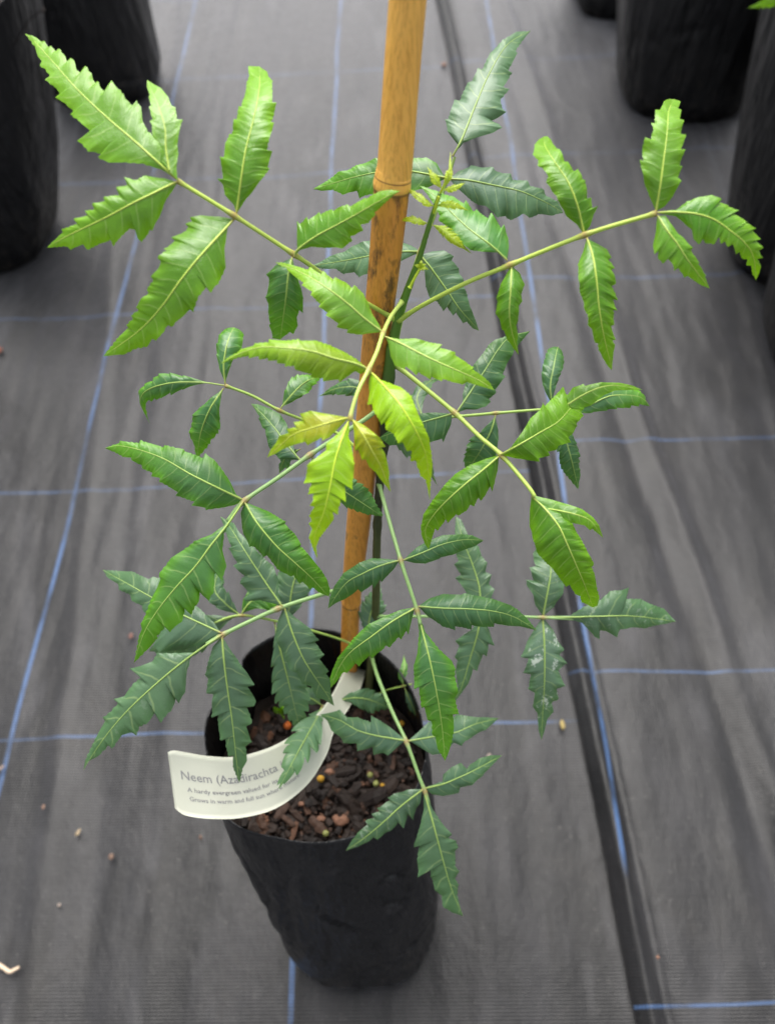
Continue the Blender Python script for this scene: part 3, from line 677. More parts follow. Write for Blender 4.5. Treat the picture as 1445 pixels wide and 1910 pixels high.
# outlines traced along each blade: origin, scale, midrib, left edge, right edge (seen from stalk to tip)
Z1, Z2, Z3, Z4, Z5, Z6, Z7, Z8 = (40, 50, 3), (480, 250, 3), (950, 160, 3), (180, 600, 3), (560, 600, 3), (780, 600, 3), (150, 1050, 3), (560, 1080, 3)
ZT, ZF = (480, 0, 2.779), (0, 0, 1)
OUT = {
'A1': (Z1, '870,855 780,775 640,645 520,540 420,450 300,335 180,200 90,100 22,42',
 '870,855 790,805 680,768 560,752 480,742 408,705 425,690 360,675 305,612 340,600 372,600 360,565 310,510 260,468 280,462 240,420 180,375 210,372 185,335 135,290 155,275 135,240 108,215 115,195 95,165 80,120 50,75 22,42',
 '868,850 800,700 740,610 700,570 670,510 655,430 625,390 610,410 580,390 545,340 487,285 475,310 478,345 440,320 408,278 400,295 375,240 345,208 330,240 305,225 290,185 270,170 262,190 235,150 205,120 195,140 168,105 155,115 130,82 115,85 85,62 22,42'),
'A1b': (Z1, '825,800 808,680 805,570 770,450 700,292', '825,800 765,720 735,600 735,560 722,530 735,520 715,445 725,440 710,385 715,375 700,330 700,292',
 '868,850 862,780 872,700 868,650 882,570 895,510 870,510 855,440 835,430 815,380 775,330 700,292'),
'A2': (Z1, '872,870 740,935 600,995 450,1070 300,1150 147,1238', '872,872 840,920 800,970 760,1050 710,1115 700,1105 645,1165 622,1150 620,1115 585,1110 530,1160 485,1195 475,1170 420,1190 350,1230 335,1210 265,1237 248,1225 147,1238',
 '872,868 800,848 700,838 640,855 580,845 585,875 525,892 535,925 455,950 460,965 390,985 400,1010 350,1022 355,1040 292,1075 305,1095 232,1137 235,1150 147,1238'),
'A3': (Z1, '1200,1040 1225,880 1255,700 1290,550 1320,400 1332,290 1330,215', '1200,1040 1185,990 1130,920 1110,850 1083,815 1108,820 1105,705 1120,715 1130,628 1150,560 1162,560 1180,488 1190,500 1208,420 1220,420 1228,370 1245,320 1250,280 1265,255 1268,205 1330,215',
 '1200,1040 1250,960 1310,890 1350,840 1382,780 1375,775 1395,685 1375,680 1410,525 1395,520 1420,410 1402,410 1400,330 1400,290 1380,265 1370,240 1330,215'),
'A4': (Z1, '1185,1070 1080,1190 980,1310 880,1440 790,1560 660,1690 455,1842', '1190,1070 1150,1120 1130,1230 1128,1320 1090,1420 1048,1475 1030,1450 990,1500 945,1578 930,1570 880,1620 825,1670 812,1660 780,1710 740,1745 722,1740 690,1775 620,1795 560,1825 455,1842',
 '1185,1065 1100,1055 1000,1055 945,1068 950,1082 908,1092 925,1105 895,1140 835,1172 850,1185 798,1243 810,1250 770,1305 785,1315 762,1360 728,1400 738,1412 695,1468 705,1480 670,1520 640,1570 650,1580 612,1615 620,1625 580,1668 588,1675 545,1720 515,1760 455,1842'),
'A5': (Z2, '205,690 225,650 330,570 450,500 600,420 720,355 800,318', '205,690 222,640 220,580 222,485 235,495 275,455 282,470 340,415 350,425 412,400 420,410 505,380 515,390 600,345 610,350 690,315 740,310 800,318',
 '205,690 240,650 300,630 400,632 470,632 530,580 520,560 590,530 580,505 620,490 660,445 655,435 710,390 760,345 800,318'),
'A6': (Z2, '195,690 175,780 160,900 145,1020 130,1150', '195,690 215,780 240,850 250,900 245,980 230,960 215,1010 220,1060 195,1110 180,1100 130,1150',
 '195,690 100,725 45,770 55,790 50,850 38,900 50,930 50,980 65,1050 60,1060 75,1100 85,1140 130,1150'),
'Y1': (Z2, '700,1105 600,1030 500,945 370,850 240,770 97,715', '700,1105 650,1110 580,1118 500,1105 505,1092 445,1075 450,1058 385,1015 392,1000 345,965 350,950 300,900 305,885 250,845 255,830 205,790 160,750 97,715',
 '700,1105 680,1060 645,1000 620,940 590,880 540,835 530,850 490,815 430,795 425,810 365,762 355,778 290,735 280,750 190,725 130,712 97,715'),
'Y2': (Z2, '715,1135 800,1170 950,1245 1100,1315 1240,1380 1325,1433', '715,1135 800,1145 880,1140 1000,1162 1035,1170 1025,1185 1110,1220 1105,1230 1165,1270 1210,1305 1205,1315 1260,1355 1300,1390 1325,1433',
 '715,1135 735,1180 745,1240 770,1290 825,1312 830,1300 890,1345 900,1330 970,1368 975,1355 1030,1380 1040,1372 1100,1390 1150,1400 1170,1388 1240,1410 1325,1433'),
'Y3': (Z4, '1524,264 1445,232 1330,205 1200,165 1060,145 920,140 800,175 690,237', '1524,264 1480,290 1445,275 1360,333 1350,322 1270,330 1265,315 1200,305 1195,290 1110,265 1105,250 1050,245 1055,232 1005,225 1008,212 955,212 955,200 905,205 905,190 850,200 855,188 790,200 690,237',
 '1524,264 1445,200 1380,160 1300,120 1220,98 1140,100 1130,92 1040,95 960,92 955,105 880,118 870,130 800,150 795,160 740,195 690,237'),
'Y4': (Z5, '390,275 470,360 560,470 640,600 700,740 722,900 725,997', '390,270 450,320 560,360 620,410 655,500 690,580 720,650 735,740 740,800 735,860 730,900 725,997',
 '390,275 382,340 385,400 378,455 400,460 405,490 430,530 455,570 470,560 480,600 520,625 550,680 570,675 600,725 620,720 620,780 645,775 655,815 665,830 672,860 700,885 710,920 725,997'),
'Y6': (Z5, '272,545 235,650 195,780 165,930 130,1070 80,1200 92,1320', '275,545 270,640 290,720 302,800 295,870 285,935 262,870 250,890 250,1005 228,960 225,1020 215,1035 205,1080 185,1070 185,1105 160,1140 130,1180 105,1215 90,1260 95,1320',
 '272,545 215,620 150,680 140,720 80,770 45,800 22,905 60,885 45,965 65,960 70,1000 55,1030 75,1035 60,1060 50,1090 60,1110 48,1130 60,1160 48,1210 70,1270 92,1320'),
'Y5': (Z4, '1412,537 1320,560 1200,595 1100,630 1020,700 955,760', '1412,537 1380,570 1340,610 1300,650 1265,665 1260,650 1180,688 1165,672 1100,690 1040,715 1000,740 955,760',
 '1412,537 1320,520 1250,505 1190,495 1135,515 1150,545 1100,562 1110,585 1065,600 1070,620 1020,640 1000,680 975,715 955,760'),
'Y7': (Z5, '290,545 350,630 400,720 450,810 505,955', '290,545 350,575 410,620 450,655 475,698 455,700 475,740 490,800 498,850 495,880 505,955',
 '290,545 300,620 305,715 322,715 345,770 365,770 385,810 420,840 440,870 455,890 480,920 505,955'),
'R1': (Z2, '1395,710 1300,620 1190,530 1080,430 1000,355 905,290', '1395,715 1340,665 1260,660 1190,640 1130,600 1125,575 1075,545 1080,520 1015,475 1020,455 990,400 950,340 905,290',
 '1395,715 1410,620 1412,560 1390,480 1375,495 1315,415 1300,440 1235,385 1220,395 1170,350 1160,365 1100,330 1040,320 980,310 905,290'),
'R2': (Z3, '12,1000 5,1150 0,1270 15,1380 50,1505', '12,1000 60,1040 90,1100 75,1150 80,1190 60,1220 55,1300 45,1330 50,1400 45,1440 50,1505', '12,1000 -45,1100 -65,1170 -58,1190 -70,1260 -50,1290 -35,1350 -25,1360 -10,1410 20,1460 50,1505'),
'R3': (Z3, '420,825 385,690 330,550 260,430 200,330 190,280', '418,825 380,770 320,715 270,640 262,610 210,530 215,500 190,450 165,435 165,400 138,370 145,320 165,295 190,280',
 '420,825 460,770 485,700 508,650 480,660 475,595 455,600 435,505 420,500 395,440 375,450 340,400 320,395 290,330 275,325 240,285 215,268 190,280'),
'R4': (Z3, '430,855 465,960 490,1100 505,1250 530,1420 572,1590', '430,852 500,870 560,895 590,935 575,950 605,995 590,1010 618,1080 600,1095 632,1170 610,1170 620,1240 600,1240 600,1325 585,1330 605,1410 590,1415 595,1450 580,1520 572,1590',
 '430,855 415,920 388,990 390,1080 405,1150 425,1200 425,1235 440,1270 445,1330 465,1360 480,1430 495,1440 500,1480 520,1520 545,1565 572,1590'),
'R5': (Z3, '820,700 845,560 862,400 880,250 895,130 925,66', '820,700 795,630 770,560 745,490 732,410 750,415 748,330 755,295 785,300 800,250 798,200 815,205 820,130 845,125 870,80 895,68 925,66',
 '820,700 880,660 930,600 960,540 975,510 962,490 985,425 970,430 988,345 968,345 1000,255 975,250 985,175 965,170 970,115 955,110 965,70 925,66'),
'R6': (Z3, '820,712 930,705 1050,712 1150,745 1240,815 1310,880 1360,960 1380,1085', '820,712 935,688 1000,640 1060,615 1140,600 1200,625 1170,628 1230,645 1300,680 1255,683 1300,720 1340,755 1320,755 1375,800 1355,800 1408,855 1385,855 1418,905 1400,920 1415,960 1395,965 1405,1010 1395,1050 1380,1085',
 '820,714 930,725 980,750 1030,795 1045,840 1085,863 1105,840 1130,860 1165,870 1165,840 1185,845 1190,875 1210,865 1230,893 1250,885 1275,935 1290,925 1310,965 1330,970 1330,1000 1350,1005 1360,1050 1380,1085'),
'R7': (Z3, '825,725 880,800 940,880 990,970 1050,1050 1122,1130', '825,725 870,725 920,780 990,860 1025,905 1020,915 1060,990 1055,1000 1100,1060 1095,1065 1122,1130',
 '825,725 828,800 820,870 825,925 845,915 855,950 880,975 890,945 915,975 930,1025 950,1015 985,1065 1005,1060 1040,1090 1080,1115 1122,1130'),
'T1': (ZT, '1010,815 1060,720 1130,540 1200,380 1290,240 1415,160', '1015,800 1040,750 990,670 978,600 990,595 1030,480 1050,490 1095,400 1115,395 1150,335 1165,345 1210,260 1270,205 1340,165 1415,160',
 '1015,800 1070,740 1140,710 1220,680 1265,650 1250,625 1225,600 1290,555 1275,540 1265,500 1305,450 1280,440 1320,360 1305,350 1345,275 1335,270 1370,215 1415,160'),
'T2': (ZF, '838,335 885,338 960,352 1010,375 1050,397', '838,335 855,318 880,302 920,305 925,312 955,316 960,326 985,332 990,342 1015,350 1020,362 1040,375 1050,397', '838,335 850,350 880,372 905,382 920,392 928,402 945,396 955,406 975,398 988,405 1005,398 1030,402 1050,397'),
'T3': (ZF, '832,330 790,322 740,318 660,330 583,351', '832,330 800,345 760,358 720,362 690,360 670,364 665,352 640,360 620,352 600,353 583,351', '832,330 815,300 795,288 760,290 700,293 685,298 665,303 650,312 630,318 610,333 583,351'),
'T4': (ZF, '788,468 740,470 660,482 582,495', '788,468 770,475 730,495 690,508 670,515 660,505 640,508 625,500 600,500 582,495', '788,468 765,455 740,445 700,440 680,447 660,453 640,465 615,475 600,485 582,495'),
'T5': (Z2, '910,680 980,760 1060,870 1130,980 1240,1100', '910,680 970,655 1040,650 1095,680 1090,700 1130,740 1135,770 1155,810 1150,840 1175,890 1180,920 1190,970 1220,1040 1240,1100',
 '910,680 935,760 945,840 970,910 1010,930 1045,980 1060,960 1095,1010 1110,1000 1150,1055 1170,1050 1205,1085 1240,1100'),
'M1': (Z4, '1140,775 1060,680 1000,600 930,520 865,460', '1140,775 1090,770 1020,765 960,700 955,680 940,600 925,590 905,540 910,530 880,480 865,460', '1140,775 1110,730 1100,690 1070,600 1060,570 1020,510 960,480 900,460 865,460'),
'M2': (Z4, '825,1000 680,930 520,850 380,770 250,720 130,695 50,708', '825,1000 770,1025 700,1040 605,1052 600,1042 528,1025 540,1010 430,970 440,955 340,890 345,875 290,860 295,845 235,815 240,805 185,770 190,762 145,755 100,730 50,708',
 '825,1000 780,965 740,890 700,830 650,770 595,735 590,760 480,720 475,710 370,688 365,698 235,662 230,675 130,668 128,678 50,708'),
'M3': (Z4, '830,1010 900,1130 1000,1250 1100,1340 1200,1430 1300,1540', '830,1010 880,1030 950,1060 1050,1120 1045,1130 1100,1190 1140,1250 1135,1255 1185,1305 1220,1350 1260,1400 1290,1450 1305,1500 1300,1540',
 '830,1010 800,1070 800,1150 805,1190 840,1260 870,1265 920,1320 940,1315 1000,1390 1080,1430 1095,1425 1130,1470 1145,1460 1195,1500 1205,1490 1240,1515 1300,1540'),
'M4': (Z4, '825,1005 730,1140 640,1250 550,1370 440,1490 340,1620 270,1740 210,1910', '825,1010 735,1150 712,1190 700,1280 715,1370 690,1450 680,1430 680,1400 655,1430 650,1510 615,1560 580,1540 570,1510 560,1570 510,1645 485,1620 470,1680 405,1735 385,1710 340,1760 340,1770 290,1830 210,1910',
 '825,1000 720,1135 640,1190 540,1230 470,1280 405,1325 350,1400 340,1430 350,1440 300,1550 270,1640 265,1660 250,1690 255,1720 240,1760 225,1840 210,1910'),
'N1': (Z6, '212,510 300,380 380,260 450,150 510,90 625,52', '212,510 245,480 250,400 270,330 310,240 320,225 365,170 400,120 430,100 500,78 625,52', '212,510 270,490 320,490 380,470 410,440 405,425 440,390 440,370 490,300 480,285 500,230 530,180 540,150 575,110 625,52'),
'N2': (Z5, '850,515 690,560 600,600 520,620 440,648', '850,515 845,570 805,665 795,650 730,670 640,680 560,685 500,690 440,648', '850,515 760,505 680,510 600,560 520,590 440,648'),
'N3': (Z6, '460,745 560,690 680,620 780,560 850,485 900,450', '460,745 520,700 580,620 640,530 685,490 700,450 710,470 770,410 810,370 820,400 860,425 900,450', '460,745 540,760 620,770 685,778 690,760 755,740 750,720 790,710 800,690 870,665 860,640 880,620 905,575 900,560 930,520 910,510 930,480 900,450'),
'N3b': (Z6, '840,460 920,410 1010,370 1100,355 1200,368 1255,380', '835,450 830,420 870,365 930,345 935,355 1020,338 1130,340 1200,355 1255,380', '845,470 860,490 900,490 970,465 1000,440 1040,410 1100,385 1180,380 1255,380'),
'N4': (Z6, '455,750 360,830 260,910 160,1000 80,1090 40,1170 60,1270', '455,750 450,830 435,900 420,945 415,920 385,970 360,1000 350,985 320,1030 300,1025 275,1058 230,1085 220,1080 170,1125 160,1110 110,1170 100,1150 80,1210 60,1275',
 '450,745 380,765 290,800 210,850 150,910 80,1000 30,1080 15,1150 20,1200 40,1250 60,1275'),
'N5': (Z6, '635,975 700,1040 780,1140 830,1240 880,1350 930,1470 975,1600', '640,975 740,1030 830,1080 865,1130 890,1170 930,1240 960,1300 995,1360 985,1380 1000,1430 1005,1500 1015,1550 1000,1590 975,1600',
 '635,980 632,1060 640,1150 660,1230 690,1300 720,1340 760,1380 800,1430 845,1490 860,1480 890,1530 910,1540 920,1570 975,1600'),
'N5b': (Z6, '710,1045 800,1060 900,1085 970,1120 1035,1210', '650,972 750,995 850,1025 920,1050 980,1095 1015,1140 1035,1210', '720,1080 800,1110 880,1130 930,1140 965,1168 975,1160 1000,1180 1035,1210'),
'C1': (Z5, '575,1335 690,1290 800,1245 920,1220 1025,1225', '575,1335 650,1265 720,1225 800,1195 900,1190 960,1195 1025,1225', '575,1335 640,1352 700,1355 780,1330 790,1322 860,1305 930,1275 980,1255 1025,1225'),
'C2': (Z5, '555,1335 450,1365 350,1410 250,1470 155,1605', '555,1335 520,1390 455,1460 445,1450 410,1495 400,1480 340,1520 320,1505 290,1530 250,1555 200,1575 155,1605', '555,1335 480,1328 400,1325 330,1350 240,1410 190,1480 165,1540 155,1605'),
'C3': (Z8, '660,155 800,165 950,168 1080,180 1200,215 1325,290', '660,155 720,115 800,92 910,92 920,85 1000,100 1080,115 1125,130 1180,150 1220,175 1270,220 1325,290', '660,155 710,210 790,265 800,272 850,285 870,292 870,275 960,288 965,270 1060,272 1085,270 1090,255 1160,265 1230,268 1325,290'),
'C4': (Z8, '640,165 520,235 400,320 280,410 215,500 170,612', '640,165 625,230 605,315 595,300 565,350 550,340 500,395 480,385 465,400 400,450 385,440 325,495 310,480 260,530 240,530 200,580 170,612', '635,160 560,175 470,215 380,255 300,330 210,440 180,510 165,560 170,612'),
'C5': (Z8, '655,175 690,320 730,480 770,680 795,850 810,1022', '655,170 700,300 780,400 850,470 870,510 870,560 885,640 870,680 888,770 862,770 862,850 850,920 830,980 810,1022', '650,175 665,300 655,420 635,500 640,620 660,600 680,730 690,710 715,800 735,810 740,880 755,890 770,960 810,1022'),
'D1': (Z7, '795,400 660,490 540,580 420,680 290,800 190,910 100,1030 18,1160', '795,405 700,470 620,530 590,620 575,730 530,800 520,770 500,830 440,895 425,880 420,840 370,900 320,930 300,970 275,960 230,970 175,1040 165,1020 100,1080 50,1110 18,1160',
 '795,400 650,500 540,510 420,515 385,560 350,575 265,610 310,650 270,700 230,755 180,775 200,790 160,840 125,870 130,890 90,970 60,1030 30,1100 18,1160'),
'D2': (Z7, '795,410 805,560 825,740 850,900 870,1060 890,1232', '795,410 840,490 890,570 930,620 965,690 935,700 970,790 960,815 930,820 955,900 930,920 950,1010 925,1030 930,1110 910,1150 890,1232', '795,410 740,470 710,560 685,640 700,660 695,740 730,750 725,880 755,850 765,950 785,1000 805,985 815,1040 830,1085 850,1080 855,1150 890,1232'),
'D3': (Z7, '1140,250 1180,380 1240,520 1300,620 1360,710 1420,805', '1140,250 1200,310 1280,370 1330,440 1310,450 1360,520 1340,540 1385,610 1375,625 1395,660 1400,730 1420,805', '1135,250 1100,330 1085,430 1110,480 1140,540 1170,600 1210,620 1240,680 1290,700 1320,760 1360,770 1420,805'),
'D4': (Z4, '1040,1595 950,1470 880,1360 800,1230 740,1140 690,1090', '1040,1595 990,1580 900,1565 830,1570 820,1550 840,1530 790,1470 800,1440 815,1430 760,1365 780,1355 735,1270 750,1260 725,1190 690,1090', '1040,1595 1015,1530 1015,1440 985,1370 940,1330 870,1250 800,1180 770,1130 690,1090'),
'D5': (Z7, '790,390 560,290 390,185 260,110 120,40', '790,395 700,450 560,500 430,505 395,470 430,400 400,330 350,270 340,240 290,210 275,180 220,150 210,120 150,80 120,40', '790,390 740,330 640,250 560,200 430,90 400,80 380,90 290,50 200,45 120,40'),
'F1': (Z6, '700,1655 850,1655 1000,1648 1200,1648 1445,1680', '700,1650 850,1645 920,1600 1020,1560 1080,1510 1170,1495 1165,1530 1140,1550 1250,1555 1300,1580 1380,1610 1445,1680', '700,1660 850,1664 920,1690 960,1730 1000,1770 1025,1778 1030,1740 1060,1740 1120,1768 1135,1730 1200,1715 1280,1722 1340,1705 1445,1680'),
'F2': (Z6, '700,1650 720,1520 740,1400 735,1300 695,1200', '700,1650 660,1590 645,1530 615,1480 612,1450 650,1450 630,1380 660,1370 650,1300 680,1240 695,1200', '700,1650 760,1600 810,1520 820,1440 780,1370 750,1290 695,1200'),
'F3': (Z8, '1358,215 1365,350 1365,500 1360,700 1350,905', '1358,215 1420,290 1445,350 1480,400 1460,430 1500,480 1450,520 1480,600 1440,620 1450,680 1415,700 1420,750 1385,790 1370,850 1350,905', '1358,215 1310,290 1280,350 1240,440 1275,450 1255,530 1290,540 1280,620 1310,640 1305,720 1330,760 1335,850 1350,905'),
'F4': (Z5, '1010,1620 1000,1480 960,1350 920,1250 870,1090', '1010,1620 950,1550 920,1500 875,1440 900,1420 865,1360 885,1340 870,1290 880,1240 865,1180 870,1090', '1010,1620 1060,1560 1085,1500 1060,1470 1070,1420 1040,1400 1045,1350 1015,1310 1000,1260 940,1200 900,1110 870,1090'),
'F5': (Z8, '1010,205 985,330 950,450 910,580 860,690', '1010,205 1060,290 1088,380 1060,370 1045,440 1030,430 990,520 970,510 940,590 900,640 860,690', '1010,205 960,280 870,350 890,380 865,440 880,460 870,520 880,600 865,640 860,690'),
'G1': (Z8, '590,905 450,885 330,850 220,790 110,762', '590,905 550,940 490,995 460,990 410,1000 400,960 320,970 310,930 240,930 220,890 170,850 150,800 110,762', '590,905 520,850 450,800 395,775 400,810 350,790 320,775 260,775 220,735 190,745 110,762'),
'G2': (Z8, '600,905 740,885 870,860 980,810 1110,780', '610,900 660,860 720,810 760,800 860,780 880,770 960,775 1040,775 1110,780', '610,905 660,940 740,985 800,980 860,925 900,935 920,910 960,890 985,870 1040,840 1110,780'),
'G3': (Z8, '685,1175 580,1260 480,1350 380,1430 255,1522', '685,1180 670,1260 650,1300 630,1370 605,1345 575,1410 550,1385 500,1430 475,1440 430,1465 410,1455 340,1495 255,1522', '680,1175 600,1180 520,1210 490,1235 500,1250 430,1290 440,1305 400,1320 410,1340 365,1360 370,1380 320,1420 290,1460 255,1522'),
'G4': (Z8, '690,1175 800,1150 900,1105 1010,1050 1130,990', '690,1172 760,1150 795,1135 800,1100 850,1060 900,1035 930,1060 950,1040 1000,1010 1060,990 1130,990', '690,1180 740,1215 800,1225 890,1210 900,1180 960,1160 980,1140 1020,1110 1060,1060 1130,990'),
'G5': (Z8, '690,1185 730,1320 770,1470 810,1620 850,1750 910,1885', '690,1180 740,1290 800,1380 845,1430 835,1460 870,1480 885,1520 870,1540 870,1620 890,1650 870,1690 885,1720 880,1780 895,1840 910,1885', '690,1190 690,1290 670,1380 640,1490 640,1520 665,1515 655,1590 665,1675 690,1660 720,1620 730,1680 740,1700 755,1760 790,1790 800,1840 850,1870 910,1885'),
}
def opts(key, i):
    z = OUT[key][0]
    return np.array([[float(a) / z[2] + z[0], float(b) / z[2] + z[1]] for a, b in (w.split(',') for w in OUT[key][i].split())])
def traced(key, zc, curl, fold, pleat, wave, seed, tipbend=0.0, slant=.30, nv=10):
    """blade between a traced midrib and its two traced edges; zc: distances along the midrib"""
    N = 190; MV = 17
    mp = opts(key, 1); q = catmull(np.c_[mp, np.zeros(len(mp))], N)[:, :2]
    u = np.linspace(0, 1, N); z = np.interp(u, np.linspace(0, 1, len(zc)), zc)
    ext = np.sum(np.linalg.norm(np.diff(q, axis=0), axis=1))
    z = z + tipbend * (((u - .72) / .28).clip(0, 1)) ** 2
    def cam3(xy, zz): return np.stack([(xy[:, 0] - 722.5) / F * zz, (xy[:, 1] - 955) / F * zz, zz], 1)
    c = cam3(q, z); T, L, Nn = frames(c, left0(c)); r = random.Random(seed)
    B = []
    for i in (2, 3):
        o = opts(key, i); s = []
        # cumulative projection on the midrib, kept increasing
        last = 0.0
        for k, p in enumerate(o):
            lo = max(0.0, last - .02); m_ = (u >= lo)
            dd = np.linalg.norm(q[m_] - p, axis=1); kk = np.argmin(dd + 60 * np.abs(u[m_] - last) * 0); s_k = u[m_][kk] - slant * dd[kk] / ext
            if k == 0: s_k = 0.0
            s_k = max(s_k, last + (.007 if k else 0)); s.append(s_k); last = s_k
        s = np.array(s); s[0] = 0
        if s[-1] > 1: s = s / s[-1]
        s[-1] = 1.0
        for k in range(len(s) - 2, 0, -1): s[k] = min(s[k], s[k + 1] - .004)
        bx = np.stack([np.interp(u, s, o[:, j]) for j in (0, 1)], 1)
        kz = 17; bs = np.stack([np.convolve(np.pad(bx[:, j], kz // 2, mode='edge'), np.ones(kz) / kz, 'valid') for j in (0, 1)], 1)
        env = (np.minimum(u / .12, (1 - u) / .05).clip(0, 1))[:, None]
        sm_n = .0026 * ext * np.sin(2 * np.pi * (u * 34 + r.random())) * (np.sin(2 * np.pi * 5 * u + 6 * r.random()) > -.2)
        dirn = (bx - q) / (np.linalg.norm(bx - q, axis=1)[:, None] + 1e-6)
        B.append(bx + (bx - bs) * .38 * env + dirn * sm_n[:, None] * env)
    wm = np.max([np.linalg.norm(b - q, axis=1).max() for b in B])
    V = np.zeros((N, MV, 3)); UV = np.zeros((N, MV, 2)); UV2 = np.zeros((N, MV, 2)); vv = np.linspace(-1, 1, MV)
    ph = [r.uniform(0, 6.28) for _ in range(4)]; tilt = r.uniform(-.22, .22)
    for j, v in enumerate(vv):
        b = B[0] if v > 0 else B[1]; av = abs(v)
        xy = q + (b - q) * av; w = np.linalg.norm(b - q, axis=1) * z / F
        sm = np.convolve(np.pad(w, 12, mode='edge'), np.ones(25) / 25, 'valid')
        base = cam3(xy, z)
        Wm = wm * z / F; rel = (sm / Wm).clip(0, 1)
        qv = u * nv - .45 * av ** 2.2 + (.42 if v > 0 else 0)
        off = sm * (fold * av - curl * av ** 2.0) + tilt * w * v
        off = off - pleat * Wm * (.35 + .65 * rel) * np.abs(np.cos(np.pi * qv)) ** 3 * (av * (1.25 - .8 * av)) * 1.6
        off = off + wave * sm * av ** 2.2 * (np.sin(2 * np.pi * 3.1 * u + (ph[0] if v > 0 else ph[1])) + .45 * np.sin(2 * np.pi * 7.3 * u + (ph[2] if v > 0 else ph[3])))
        off = off + .07 * Wm * np.sin(2 * np.pi * 1.2 * u + ph[3])
        V[:, j] = base + np.array([0, 0, -1.0]) * off[:, None]
        UV[:, j, 0] = u * nv; UV[:, j, 1] = v; UV2[:, j, 0] = u; UV2[:, j, 1] = w * v * 1000
    V = V.reshape(-1, 3)
    Fc = [(i * MV + j, i * MV + j + 1, (i + 1) * MV + j + 1, (i + 1) * MV + j) for i in range(N - 1) for j in range(MV - 1)]
    cm = V.reshape(N, MV, 3)[:, MV // 2]
    return V, Fc, UV.reshape(-1, 2), UV2.reshape(-1, 2), Nn, cm
def leaflet(parent, pts, wl, wr, col='green', teeth=12, amp=.16, um=.33, q=1.0, fold=.10, curl=.22, pleat=.04, wave=.11, lobes=(), seed=None, rnd=0, rib=1.0, residue=0.0, stalk=.03, tipw=0.0, tint=None, label=None, skew=.38, tr=None, trb=None, tipbend=0.0, slant=.30):
    """pts: (x, y, distance) of the midrib from stalk to tip"""
    global LN
    LN += 1; seed = seed or LN * 7 + 3
    ctrl = [CP(*p_) for p_ in pts]; c = catmull(ctrl, 130 if max(wl, wr) > 14 else 60); z_ = c[:, 2]
    if tr:
        V, Fc, uv, uv2, Nn, c = traced(tr, z_, curl * 1.7, fold, pleat, wave, seed, tipbend, slant, nv=teeth * .8 + 1); z_ = c[:, 2]
        lobes = ()
    else:
        k0 = int(len(c) * stalk)
        V, Fc, uv, uv2, Nn = blade(c[k0:], wl, wr, z_[k0:], teeth, amp, um, q, fold, curl, pleat, wave, seed, rnd, skew=skew, tipw=tipw)
    mi = [0] * len(Fc)
    def add(v, f, a, b, m_):
        nonlocal V, Fc, uv, uv2, mi
        o_ = len(V); V = np.vstack([V, v]); Fc = Fc + [tuple(x + o_ for x in y) for y in f]; uv = np.vstack([uv, a]); uv2 = np.vstack([uv2, b]); mi = mi + [m_] * len(f)
    def ribtube(cl, r0, r1, nn):
        rad = np.linspace(r0, r1, len(cl)); v, f = tube(cl + nn * (rad * .25)[:, None], rad, 7)
        t_ = np.repeat(np.linspace(0, 1, len(cl)), 7); a = np.stack([t_ * 0, np.exp(-t_ * 38)], 1); return v, f, a
    mm = max(wl, wr) / 38.0
    T, L, NN = frames(c, left0(c))
    e = int(len(c) * .94)
    v, f, a = ribtube(c[:e], .00040 * rib * (z_[0] / .33) * max(.5, mm ** .5), .00010, NN[:e]); add(v, f, a, a, 1)
    if trb:
        zz = np.interp(np.linspace(0, 1, 40), np.linspace(0, 1, len(z_)), z_) * 0 + np.interp(np.linspace(.15, .55, 40), np.linspace(0, 1, len(z_)), z_) + .0006
        v, f, x, y, n2, cl = traced(trb, zz, curl, fold, pleat * .7, wave * .6, seed + 5, .004, .2, nv=6)
        add(v, f, x, y, 0); v, f, a = ribtube(cl[:130], .00030, .0001, n2[:130]); a[:, 1] = 0; add(v, f, a, a, 1)
    for (lp, a_, b_, tt) in lobes:
        cl = catmull([CP(*p_) for p_ in lp], 80)
        v, f, x, y, n2 = blade(cl, a_, b_, cl[:, 2], tt, amp * .9, .42, .8, fold * .5, curl * .5, pleat, wave * .6, seed + 5, rnd, skew=.25)
        add(v - np.array([0, 0, .0004]), f, x, y, 0)
        v, f, a = ribtube(cl[:60] - np.array([0, 0, .0004]), .00028, .0001, n2[:60]); a[:, 1] = 0; add(v, f, a, a, 1)
    o = mesh_obj('leaflet', W(V), Fc, [M_LEAF, M_RIB], parent=parent, uv=uv, uv2=uv2, mi=mi)
    cb, ct, cr = COLS[col]
    jit = 1 + .10 * (random.Random(seed).random() - .5) * 2
    if tint: cb = tuple(a * b for a, b in zip(cb, tint))
    o['blade_color'] = tuple(x * jit for x in cb); o['tip_color'] = tuple(x * jit for x in ct); o['rib_color'] = cr; o['residue'] = residue
    if label: o['label'] = label
    return o
def stalk(pts, r0, r1, col, nodes=(), label=None, name='leaf'):
    c = catmull([np.array(P(*p_)) for p_ in pts], 60); rad = np.linspace(r0, r1, 60)
    near = np.zeros(60)
    for nd in nodes:
        dd = np.linalg.norm(c - P(*nd), axis=1); k = int(np.argmin(dd)); dk = np.abs(np.arange(60) - k)
        rad = rad + r0 * .45 * np.exp(-(dk / 1.3) ** 2); near = np.maximum(near, np.exp(-(dk / 1.1) ** 2))
    rad[:6] += r0 * .6 * np.linspace(1, 0, 6) ** 1.5          # swollen base
    V, Fc = tube(c, rad, 10)
    uv = np.stack([np.zeros(len(V)), np.repeat(near, 10)], 1)
    o = mesh_obj(name, V, Fc, M_RIB, parent=ROOT, uv=uv)
    o['rib_color'] = COLS[col][2] if isinstance(col, str) else col
    if label: o['label'] = label
    return o

